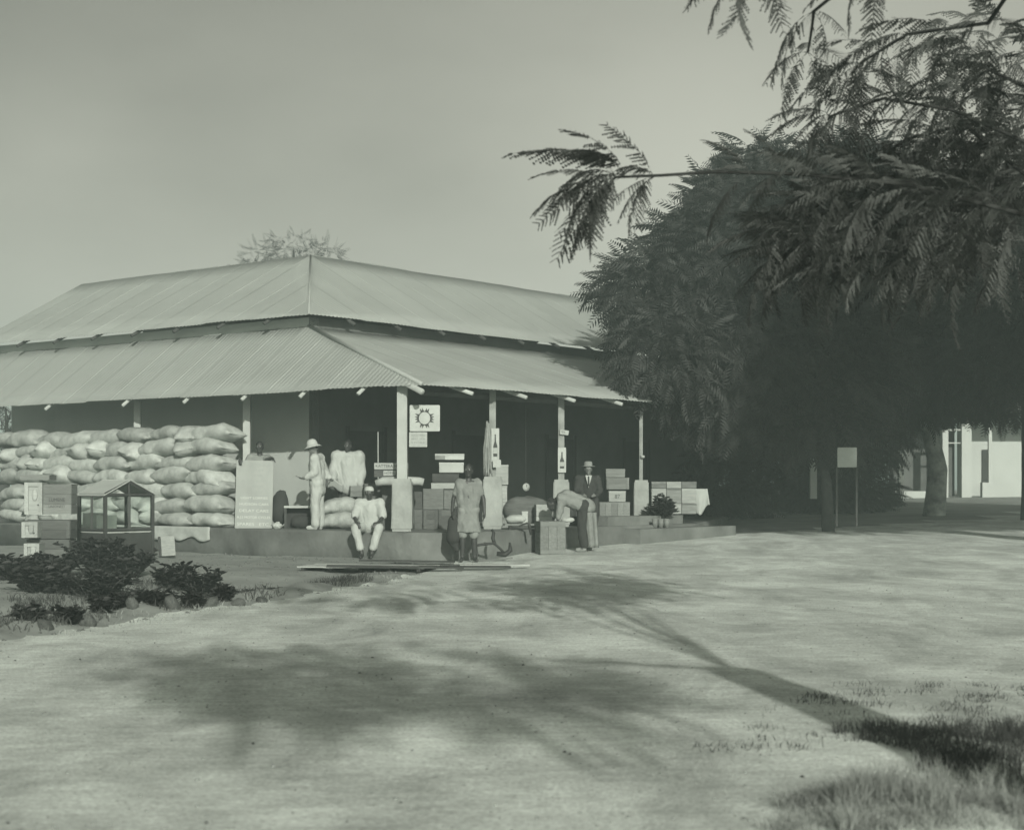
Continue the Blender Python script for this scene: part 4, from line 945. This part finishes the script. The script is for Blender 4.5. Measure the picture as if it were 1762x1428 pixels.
tree('broad dark feathery tree overhanging the right end of the store roof', (7.6, 38.6),
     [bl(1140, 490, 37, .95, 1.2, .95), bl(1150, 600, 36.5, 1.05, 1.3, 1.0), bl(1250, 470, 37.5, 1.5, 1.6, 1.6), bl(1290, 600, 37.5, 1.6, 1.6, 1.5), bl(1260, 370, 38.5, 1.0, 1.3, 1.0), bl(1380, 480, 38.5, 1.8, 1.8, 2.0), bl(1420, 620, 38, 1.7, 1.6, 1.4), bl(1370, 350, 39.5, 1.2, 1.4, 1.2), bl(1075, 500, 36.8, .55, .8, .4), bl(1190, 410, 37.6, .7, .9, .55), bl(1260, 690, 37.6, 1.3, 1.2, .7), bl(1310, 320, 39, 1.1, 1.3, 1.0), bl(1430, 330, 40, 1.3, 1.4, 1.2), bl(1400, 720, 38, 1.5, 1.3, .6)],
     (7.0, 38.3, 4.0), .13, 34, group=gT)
tree('dark feathery tree with lit speckles coloured into its trunk by the far road', (X(1607, 46.5), 46.5),
     [bl(1520, 480, 45, 2.0, 2.0, 2.0), bl(1540, 620, 45, 2.0, 2.0, 1.6), bl(1640, 450, 46, 2.2, 2.2, 2.4), bl(1650, 600, 45.5, 1.9, 2, 1.7), bl(1500, 350, 46, 1.6, 1.8, 1.6), bl(1590, 670, 47, 1.6, 1.6, .6), bl(1470, 690, 46, 1.3, 1.4, .7)],
     (X(1600, 46.5), 46.5, 4.6), .27, 26, group=gT, lean=.14, bark=M_bark2)
tree('dark feathery tree at the right edge with its trunk cut by the frame', (X(1772, 43), 43),
     [bl(1730, 560, 43, 1.6, 2, 2.4), bl(1760, 400, 43, 2, 2, 2.0), bl(1840, 500, 43, 2, 2, 2.4)],
     (X(1765, 43), 43, 4.2), .2, 24, group=gT)
tree('tall dark tree filling the gap behind the road trees', (10.5, 60),
     [bl(1330, 600, 58, 3.2, 2.5, 3.6), bl(1450, 560, 59, 3.4, 2.5, 4), bl(1380, 720, 57, 3.5, 2.2, 1.8), bl(1440, 640, 58, 2.6, 2.3, 3.0)],
     (10.5, 60, 5), .4, 9, group=gT, scl=(1.6, 2.4))
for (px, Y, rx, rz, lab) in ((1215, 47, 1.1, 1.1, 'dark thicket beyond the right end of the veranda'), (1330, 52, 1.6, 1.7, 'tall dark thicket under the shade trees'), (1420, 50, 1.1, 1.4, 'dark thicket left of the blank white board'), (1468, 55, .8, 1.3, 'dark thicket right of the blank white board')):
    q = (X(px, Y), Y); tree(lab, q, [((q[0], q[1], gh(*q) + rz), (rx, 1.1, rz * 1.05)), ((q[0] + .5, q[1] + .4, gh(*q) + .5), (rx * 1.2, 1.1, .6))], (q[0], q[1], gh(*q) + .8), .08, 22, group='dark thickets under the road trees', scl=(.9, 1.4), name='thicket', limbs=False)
# unseen trees added off to the right to shade the far right of the picture
tree('unseen feathery tree added outside the right of the view for its shade', (13.2, 23.5), [((11.2, 23, 8.6), (2.6, 2.6, 2.0)), ((14.5, 23, 9.5), (3, 3, 2.8)), ((12.8, 25, 11), (2.8, 2.8, 2.4)), ((11, 22, 12), (2.2, 2.2, 2.0)), ((16.5, 25, 8), (2.5, 2.5, 2.2)), ((13, 22, 13.5), (2.6, 2.6, 2.2))], (13, 23.5, 7), .42, 8, group=gT, scl=(1.8, 2.6))
tree('second unseen feathery tree added outside the right of the view for its shade', (18.5, 26), [((16.5, 25, 12), (2.8, 2.8, 2.4)), ((19.5, 26, 10), (3, 3, 3)), ((18, 27, 13.5), (2.8, 2.8, 2.4)), ((21.5, 27, 8), (2.5, 2.5, 2.4))], (18.5, 26, 7), .42, 7, group=gT, scl=(1.8, 2.6))
# spiky crown over the roof
WISP = [frond_template(.8, 10, .12, 1, d, 70 + i) for i, d in enumerate((-.5, -.2, .2))]
tree('thin pale crown showing above the store roof', (-7.5, 55), [bl(455, 448, 55, .8, .7, .5), bl(505, 430, 55, .9, .8, .6), bl(555, 440, 55, .65, .7, .45), bl(515, 480, 55, 1.4, .9, .7), bl(440, 470, 55, .5, .6, .5)], (-7.5, 55, 8), .22, 22, WISP, M_leaf3, scl=(.4, .75), name='wispy_tree')
tree('pale bushy tree at the far left behind the store', (-16.5, 52), [bl(35, 720, 52, 1.2, 1.2, .9), bl(10, 700, 52, 1.5, 1.5, 1.3)], (-16.3, 52, 2.6), .2, 9, FAR, M_leaf3, scl=(.8, 1.2), name='bushy_tree')

# near tree: trunk out of frame to the right, branches reach into the top right corner
nb = Vector((3.4, 2.2, gh(3.4, 2.2) - .1))
nt_ = thing('flamboyant_tree', 'near feathery tree whose leafy branches hang into the upper right of the view', 'tree', nb)
loc = lambda p: Vector(p) - nb
limb(nt_, [(0, 0, 0), (.05, .1, 1.4), (.0, .2, 2.6), (.15, .4, 3.6)], .36, .2, 'trunk', n=14)
hub = Vector((.15, .4, 3.55))
NFR = []
NM = [np_mesh('leaf_frond', v, f, M_leafn) for v, f in NEAR]
def branch(pts, r0, r1): limb(nt_, [loc(p) if not isinstance(p, tuple) or len(p) == 3 else p for p in pts], r0, r1, 'branch', M_twig)
def rosette(p, d, n, sc=1.0, spread=1.0, jit=.0):
    d = Vector(d).normalized(); a = d.cross(Vector((0, 0, 1))).normalized(); b = a.cross(d)
    for k in range(n):
        t = 2 * math.pi * (k + random.random() * .6) / n; q = (d * random.uniform(.35, .9) + (a * math.cos(t) + b * math.sin(t)) * spread * random.uniform(.6, 1)).normalized()
        if q.z < -.55: q.z *= .5
        NFR.append((Vector(p) + Vector((random.uniform(-1, 1), random.uniform(-1, 1), random.uniform(-1, 1))) * jit, q, sc * random.uniform(.75, 1.15)))
def chain(pts, r0, r1, n_ros, sc=1.0, per=5):
    branch(pts, r0, r1); m = len(pts) - 1
    for k in range(n_ros):
        f = 1 - (k / max(1, n_ros)) * .75; g = f * m; i = min(m - 1, int(g)); p = Vector(pts[i]).lerp(Vector(pts[i + 1]), g - i)
        d = (Vector(pts[i + 1]) - Vector(pts[i])).normalized(); rosette(p, d, per + (3 if k == 0 else 0), sc, 1.1)
hubW = hub + nb
# long bare branch with a terminal plume over the roof
chain([hubW, (3.7, 7.5, 4.3), P(1800, 380, 9.6), P(1560, 318, 9.8), P(1380, 300, 9.9), P(1230, 296, 10), P(1140, 302, 10), P(1060, 305, 10)], .02, .008, 1, 1.12, 9)
rosette(P(1075, 300, 10), (-1, 0, .25), 8, 1.1, .7); rosette(P(1125, 305, 10.1), (-.6, .2, .1), 8, .9, 1.1); rosette(P(1040, 312, 9.9), (-1, .2, .1), 5, .95, .5); rosette(P(1290, 300, 9.9), (-.6, .3, .3), 3, .8); rosette(P(1350, 300, 9.9), (-.5, .2, .3), 4, .8); rosette(P(1420, 305, 9.9), (-.5, .2, .0), 5, .9)
chain([hubW, (3.6, 7, 5.0), P(1800, 260, 10.5), P(1640, 190, 10.8), P(1520, 170, 11), P(1430, 200, 11.2)], .02, .008, 7, .95, 6)
chain([hubW, (3.6, 7, 4.7), P(1800, 330, 11), P(1660, 215, 11.2), P(1560, 240, 11.5), P(1480, 300, 11.6), P(1400, 360, 11.8)], .02, .008, 7, .95, 6)
chain([hubW, (3.5, 6, 5.6), P(1700, 40, 10), P(1560, 60, 10.6), P(1480, 110, 11)], .02, .008, 6, .95, 6)
chain([hubW, (3.6, 7, 5.2), P(1790, 160, 10.6), P(1700, 120, 11), P(1640, 160, 11.4)], .02, .008, 6, .95, 6)
chain([hubW, (3.8, 8, 4.6), P(1820, 300, 11.8), P(1740, 330, 12.2), P(1660, 370, 12.4), P(1600, 420, 12.6)], .02, .008, 7, 1.0, 6)
chain([hubW, (3.4, 6, 6.0), P(1500, -60, 9.5), P(1400, 20, 10), P(1390, 90, 10.4)], .02, .008, 3, .8, 5)
chain([hubW, (3.0, 5.5, 6.2), P(1320, -110, 9.0), P(1290, -60, 9.2)], .02, .008, 2, .8, 5)
chain([hubW, (3.8, 7.5, 4.9), P(1830, 180, 11.5), P(1760, 220, 12), P(1700, 240, 12.4), P(1640, 260, 12.6)], .02, .008, 6, 1.0, 6)
for px in (1465, 1520, 1580, 1640, 1700): rosette(P(px, 312 + (px - 1465) * .12, 9.75), (-.6, random.uniform(-.5, .5), .15), 5, .95, 1.1)
# extra sprigs thickening the mass
for _ in range(190):
    px = random.uniform(1330, 1790); lo = 420 - (px - 1330) * .55 if px < 1650 else 60; py = random.uniform(max(40, lo - 40), 470)
    Yk = random.uniform(11.2, 13.5)
    if (1535 < px < 1620 and 90 < py < 175) or (1500 < px < 1600 and 225 < py < 300): continue
    rosette(P(px, py, Yk), (random.uniform(-1, -.1), random.uniform(-.5, .5), random.uniform(-.2, .3)), 3, .95, 1.1)
random.shuffle(NFR)
for (p, d, s_) in NFR[:300]:
    o = link('leaf_frond', random.choice(NM), nt_, loc(p)); y = Vector((0, 0, 1)).cross(d).normalized(); z = d.cross(y)
    M3 = Matrix((d, y, z)).transposed(); o.rotation_euler = (M3 @ Matrix.Rotation(random.gauss(0, .35), 3, 'X')).to_euler(); o.scale = (s_, s_, s_)
rest = NFR[300:]
if rest: scatter('crown', NEAR, np.array([list(loc(r[0])) for r in rest]), np.array([list(r[1]) for r in rest]), np.array([r[2] for r in rest]), M_leafn, nt_, .35)
# the rest of its crown, overhead and behind the viewpoint, shaped to shade the road
ov, od = blob_points([((.9 - nb.x, -1.6 - nb.y, 5.0), (.62, .8, .35)), ((.9 - nb.x, -1.6 - nb.y, 5.0), (.5, .7, .3)), ((1.4 - nb.x, -2.6 - nb.y, 5.2), (.6, .8, .4)), ((3.0 - nb.x, -4.4 - nb.y, 5.8), (.8, .8, .5))], 19, .2)
scatter('crown', FAR, ov, od, rng.uniform(.9, 1.4, len(ov)), M_leaf, nt_)
ov, od = blob_points([((2.4 - nb.x, 4.2 - nb.y, 6.2), (2.3, 2.2, .6))], 1.6, .1)  # sparse unseen foliage added overhead to dapple the road and mask branch shadows
scatter('crown', FAR, ov, od, rng.uniform(.9, 1.5, len(ov)), M_leaf, nt_)
for q in ((.9, -1.6, 5.0), (1.4, -2.6, 5.2), (3.0, -4.4, 5.8)): limb(nt_, [hub, hub.lerp(loc(q), .5) + Vector((0, 0, .4)), loc(q)], .018, .008, 'branch')

# ------------------------------------------------------------------ shrubs, stones and grass
def leaf_t(l, w_, seed):
    V_ = np.array([(0, 0, 0), (l * .35, w_, .02), (l * .75, w_ * .7, .0), (l, 0, -.05 * l), (l * .75, -w_ * .7, .0), (l * .35, -w_, .02), (l * .5, 0, -.015)])
    F_ = np.array([(0, 6, 1), (1, 6, 2), (2, 6, 3), (3, 6, 4), (4, 6, 5), (5, 6, 0)]); return V_, F_
LT = [leaf_t(.15, .035, 0), leaf_t(.12, .04, 1), leaf_t(.19, .035, 2)]
def shrub(label, x, y, w_, h_, nst, seed, mat=M_leaf2, tm=LT, per=20, name='leafy_shrub', group='dark leafy shrubs in the roadside ditch', sc=.72):
    r = random.Random(seed); t = thing(name, label, 'shrub', (x, y, gh(x, y)), 0, group); st = MB(); ps = []; ds = []
    for k in range(nst):
        a = r.uniform(0, 6.28); q = r.random() ** .6; tip = Vector((math.cos(a) * w_ * q, math.sin(a) * w_ * .7 * q, h_ * r.uniform(.45, 1.15) * (1 - .3 * q))); b_ = Vector((tip.x * .25, tip.y * .25, -.03)); md = b_.lerp(tip, .5) + Vector((0, 0, h_ * .12))
        st.tube([b_, md, tip], [.012, .008, .004], 5)
        for m in range(per):
            f = .25 + .75 * m / per; p = (b_.lerp(md, f * 2) if f < .5 else md.lerp(tip, f * 2 - 1)); aa = m * 2.4 + a
            ps.append(list(p)); ds.append([math.cos(aa), math.sin(aa), r.uniform(-.1, .7)])
    st.obj('stems', M_wood_d, t, True)
    o = scatter('foliage', tm, np.array(ps), np.array(ds), np.full(len(ps), sc) * rng.uniform(.7, 1.3, len(ps)), mat, t, .5); return t
def shr(label, px, py, Y, w_, h_, n, seed, **k): shrub(label, X(px, Y), Y, w_, h_, n, seed, **k)
shr('big dark shrub below the left crates', 90, 0, 24.5, .55, .40, 42, 1); shr('wide dark shrub in front of the cabinet', 165, 0, 24.8, .6, .66, 46, 2); shr('dark shrub at the cabinet corner', 225, 0, 24.6, .38, .52, 26, 3)
shr('sparse upright shrub standing alone right of the cabinet', 300, 0, 22.8, .34, .40, 20, 4); shr('twiggy shrub with upright tip near the board', 345, 0, 22.6, .34, .50, 22, 5)
shr('low dark creeper filling the ditch at far left', 75, 0, 21.2, .62, .42, 40, 6); shr('low dark creeper in the middle of the ditch', 165, 0, 21, .62, .40, 40, 7); shr('low creeper in the ditch under the cabinet', 250, 0, 21, .6, .34, 36, 8)
shr('low creeper sprawling along the ditch bank', 340, 0, 20.8, .5, .3, 30, 9); shr('small creeper at the right end of the ditch', 410, 0, 21.2, .45, .22, 22, 10); shr('dark shrub cut by the left frame edge', 20, 0, 23.5, .5, .36, 34, 11)
shr('low weeds at the near left ditch edge', 110, 0, 18.6, .5, .24, 26, 12); shr('low weeds beside the ditch stones', 215, 0, 18.6, .5, .2, 24, 13)
shr('flat weeds where the ditch fades out', 470, 0, 22.5, .4, .14, 16, 14)
shrub('flowering potted bush on the step beside the fourth plinth', X(1135, 36.2), 36.2, .34, .62, 30, 20, group='plants at the veranda end', sc=.9).location.z = gh(X(1135, 36.2), 36.2) + .42
for k, (px, lab) in enumerate(((1127, 'left plant tin under the flowering bush'), (1137, 'middle plant tin under the flowering bush'), (1147, 'right plant tin under the flowering bush'))):
    o = MB().lathe([(0, 0), (.055, 0), (.065, .2), (.055, .2), (.05, .02)], 14).obj('plant_tin', M_crate, None, True, loc=(X(px, 35.6), 35.6, FZ - .06)); props(o, lab, 'plant tin', 'plant tins on the step')
# stones and clods along the road edge
gS = 'rough stones edging the road by the ditch'
stm = []
for i in range(6):
    mb = MB(); mb.ball((0, 0, 0), 1, 14, 10); mb.v = [tuple(Vector(q) * (1 + .35 * mnoise.noise(Vector(q) * 1.3 + Vector((i * 9, 0, 0))) + .12 * mnoise.noise(Vector(q) * 4))) for q in mb.v]; stm.append(mb.mesh('stone', M_stone, True))
descr = ['dark rounded', 'flat pale', 'broken grey', 'small dark', 'squat mossy', 'pointed grey', 'wide low']
kk = 0
for (px, py, r_) in ((78, 1088, .07), (150, 1078, .09), (228, 1058, .08), (296, 1054, .1), (362, 1046, .08), (410, 1042, .07), (450, 1036, .06)):
    Yk = EYE * FPX / (py - HY); x = X(px, Yk); o = link('stone', stm[kk % 6], None, (x, Yk, gh(x, Yk) + r_ * .25), (random.random(), random.random(), random.random() * 6), (r_ * 1.25, r_, r_ * .75))
    props(o, '%s stone, %s from the left along the ditch edge' % (descr[kk % 7], ORD[kk]), 'stone', gS); kk += 1
for k, (px, py, w_) in enumerate(((48, 1084, .16), (118, 1078, .17), (205, 1056, .15), (258, 1054, .16), (330, 1048, .14), (385, 1040, .12), (170, 1066, .12), (85, 1064, .14))):
    Yk = EYE * FPX / (py - HY); shrub('%s clump from the left of the dark weeds on the road edge' % ['first', 'third', 'fifth', 'sixth', 'seventh', 'eighth', 'fourth', 'second'][k], X(px, Yk), Yk, w_, .17, 16, 40 + k, group='dark weed clumps on the road edge', sc=.55, name='weed_clump')
def grass(name, label, xs, ys, h, mat, lean=.5, wd=.004, tuft=None):
    n = len(xs); z = gz(xs, ys); a = rng.uniform(0, 6.28, n); hh = h * rng.uniform(.4, 1.15, n); ln = hh * lean * rng.uniform(.2, 1.3, n); b = rng.uniform(0, 6.28, n)
    w1 = np.stack([np.cos(b), np.sin(b), 0 * b], 1) * (wd * rng.uniform(.6, 1.4, n))[:, None]; p = np.stack([xs, ys, z - .01], 1); d = np.stack([np.cos(a) * ln, np.sin(a) * ln, hh], 1); m = p + d * np.array([.3, .3, .6]); tip = p + d
    V_ = np.stack([p - w1, p + w1, m + w1 * .8, m - w1 * .8, tip], 1).reshape(-1, 3); k = np.arange(n)[:, None] * 5
    F_ = np.concatenate([k + [0, 1, 2], k + [0, 2, 3], k + [3, 2, 4]]); o = link(name, np_mesh(name, V_, F_, mat)); props(o, label, None, None, 'stuff'); return o
def grit(name, label, n, x0, x1, y0, y1, smin, smax, mat, cond=None):
    x = rng.uniform(x0, x1, n); y = y0 + (y1 - y0) * rng.random(n) ** 1.4
    if cond is not None: m = cond(x, y); x, y = x[m], y[m]
    n = len(x); sz = smin + (smax - smin) * rng.random(n) ** 4; z = gz(x, y)
    o6 = np.array([(1, 0, 0), (0, 1, 0), (-1, 0, 0), (0, -1, 0), (0, 0, .7), (0, 0, -.5)]); jit = rng.uniform(.6, 1.3, (n, 6, 1))
    V_ = (o6[None] * jit * sz[:, None, None] + np.stack([x, y, z + sz * .15], 1)[:, None, :]).reshape(-1, 3); k = np.arange(n)[:, None] * 6
    F_ = np.concatenate([k + np.array(q) for q in ((0, 1, 4), (1, 2, 4), (2, 3, 4), (3, 0, 4), (1, 0, 5), (2, 1, 5), (3, 2, 5), (0, 3, 5))])
    o = link(name, np_mesh(name, V_, F_, mat)); props(o, label, None, None, 'stuff')
def cl_pts(n, x0, x1, y0, y1, ncl, sig, cond=None):
    cx = rng.uniform(x0, x1, ncl); cy = rng.uniform(y0, y1, ncl); k = rng.integers(0, ncl, n); x = cx[k] + rng.normal(0, sig, n); y = cy[k] + rng.normal(0, sig, n)
    if cond is not None: m = cond(x, y); x, y = x[m], y[m]
    return x, y
M_grit = mono('grit', .22, .95, .5, 40, 0, world=True)
grit('gravel', 'loose grit and pebbles lying on the dirt road', 9000, -6, 7, 6.2, 30, .003, .012, M_grit, lambda x, y: edge_dist(x, y) > -.2)
grit('leaf_litter', 'dark dead leaf scraps littering the road', 420, -5, 6, 6.3, 26, .004, .013, M_leaf2, lambda x, y: edge_dist(x, y) > -.3)
grit('gravel', 'loose earth clods on the yard and ditch bank', 3000, -8, 0, 14, 33, .008, .04, mono('clod', .13, .95, .4, 30, 0, world=True), lambda x, y: edge_dist(x, y) < .1)
x, y = cl_pts(30000, 1.0, 3.0, 6.2, 7.6, 420, .035, lambda x, y: (y < 7.3 - (x - 2.4) * .2) & (x > 1.0 + (y - 6.5) * .75 + .12 * np.sin(y * 9)))
grass('grass', 'dry tufted grass at the near right corner of the road', x, y, .065, M_grass, 1.3, .0016)
x, y = cl_pts(3500, 1.2, 3.0, 6.2, 7.4, 40, .03, lambda x, y: (x > 1.2 + (y - 6.5) * .75))
grass('grass', 'taller pale grass stems at the near right corner', x, y, .17, M_grass, .6, .0014)
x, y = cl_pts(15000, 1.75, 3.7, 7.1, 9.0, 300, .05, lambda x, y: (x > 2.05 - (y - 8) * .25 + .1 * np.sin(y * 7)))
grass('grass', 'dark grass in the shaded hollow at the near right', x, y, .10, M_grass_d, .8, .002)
x, y = cl_pts(5000, 1.0, 4.6, 8.2, 11.0, 160, .06, lambda x, y: (x > 1.2 + (y - 9) * .5))
grass('grass', 'thin low grass scattered on the right road verge', x, y, .05, M_grass_d, .9, .0022)
x = rng.uniform(-8, -1.5, 34000); y = rng.uniform(9, 23.5, 34000); d = edge_dist(x, y); m = (d < -.1) & (d > -3.4) & (nz(x, y, 1.1, 6) > -.1)
grass('ground_cover', 'short rough grass covering the ditch banks', x[m], y[m], .11, M_grass_d, .9, .005)
x = rng.uniform(-8, -1, 14000); y = rng.uniform(9, 24, 14000); d = edge_dist(x, y); m = (np.abs(d) < .34) & (nz(x, y, 1.6, 8) > .1)
grass('ground_cover', 'dry grass fringe along the road edge', x[m], y[m], .07, M_grass, .9, .004)

# ------------------------------------------------------------------ far right: pale house, sign and sheds
Yf = 64.; kf = Yf / FPX
hz = gh(X(1640, Yf), Yf)
hs = thing('pale_house', 'pale plastered house with square veranda pillars at the far right', 'building', (X(1640, Yf), Yf, hz), 0)
def hb_(name, px0, px1, y0, y1, d0, d1, mat, par=hs):
    return MB().box(((px0 - 1640) * kf, d0, EYE + (HY - y1) * kf - hz), ((px1 - 1640) * kf, d1, EYE + (HY - y0) * kf - hz)).obj(name, mat, par)
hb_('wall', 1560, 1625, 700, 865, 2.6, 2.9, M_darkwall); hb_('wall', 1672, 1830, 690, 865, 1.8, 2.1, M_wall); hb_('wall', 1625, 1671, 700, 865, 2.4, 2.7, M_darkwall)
for (a, b, y0) in ((1622, 1632, 740), (1655, 1672, 722), (1548, 1555, 745)): hb_('pillar', a, b, y0, 868, .0, .4, M_wall)
hb_('plinth', 1540, 1800, 858, 885, -.3, 2.5, M_wall); hb_('rail', 1633, 1654, 738, 741, .1, .2, M_white); hb_('rail', 1633, 1654, 761, 763, .1, .2, M_white)
hb_('parapet', 1538, 1612, 845, 858, -.2, .1, M_wall); hb_('parapet', 1688, 1800, 830, 858, -.2, .1, M_wall); hb_('door', 1712, 1722, 772, 857, 1.72, 1.79, M_wood_d); hb_('step', 1690, 1780, 858, 872, -1.2, -.31, M_wall); hb_('pillar', 1700, 1706, 735, 830, -.1, .05, M_wall)
o = MB().add([(-5, -1, 3.35), (6, -1, 3.35), (6, 3, 5.4), (-5, 3, 5.4)], [(0, 1, 2, 3)]).obj('roof', M_iron, hs); o.modifiers.new('t', 'SOLIDIFY').thickness = .05
t, w_, h_ = board('white_board', 'blank white board on posts among the dark trees', 1441, 1474, 770, 804, 35.6, M_white, th=.04)
for px in (-.22, .22): MB().box((px - .02, .025, -1.3), (px + .02, .065, .02)).obj('post', M_wood_d, t)
for k, (px, y0, y1, Y, lab) in enumerate(((1399, 772, 858, 43, 'narrow pale post left of the blank white board'), (1550, 772, 862, 60, 'short white pillar left of the speckled trunk'))):
    props(MB().box((-.09, -.09, 0), (.09, .09, (y1 - y0) * Y / FPX)).obj('pale_post', M_wall, None, loc=(X(px, Y), Y, EYE + (HY - y1) * Y / FPX)), lab, 'post')

# ------------------------------------------------------------------ haze added to lift the dark tones
hzb = MB().box((-420, -70, -1.8), (420, 420, 16.5)).mesh('haze', None if False else M_white); hzb.materials.clear()
hm_ = bpy.data.materials.new('dark_lift_haze'); hm_.use_nodes = True; t_ = hm_.node_tree; t_.nodes.clear()
pv = nn(t_, 'ShaderNodeVolumePrincipled'); pv.inputs['Color'].default_value = (.80, 1, .95, 1); pv.inputs['Density'].default_value = .0034; pv.inputs['Anisotropy'].default_value = 0  # added volume that lifts the darks, not air seen in the place
ou = nn(t_, 'ShaderNodeOutputMaterial'); t_.links.new(pv.outputs[0], ou.inputs['Volume']); hzb.materials.append(hm_)
ho = link('haze', hzb); ho['kind'] = 'stuff'; ho['label'] = 'thin haze added over the whole place to lift its dark tones'
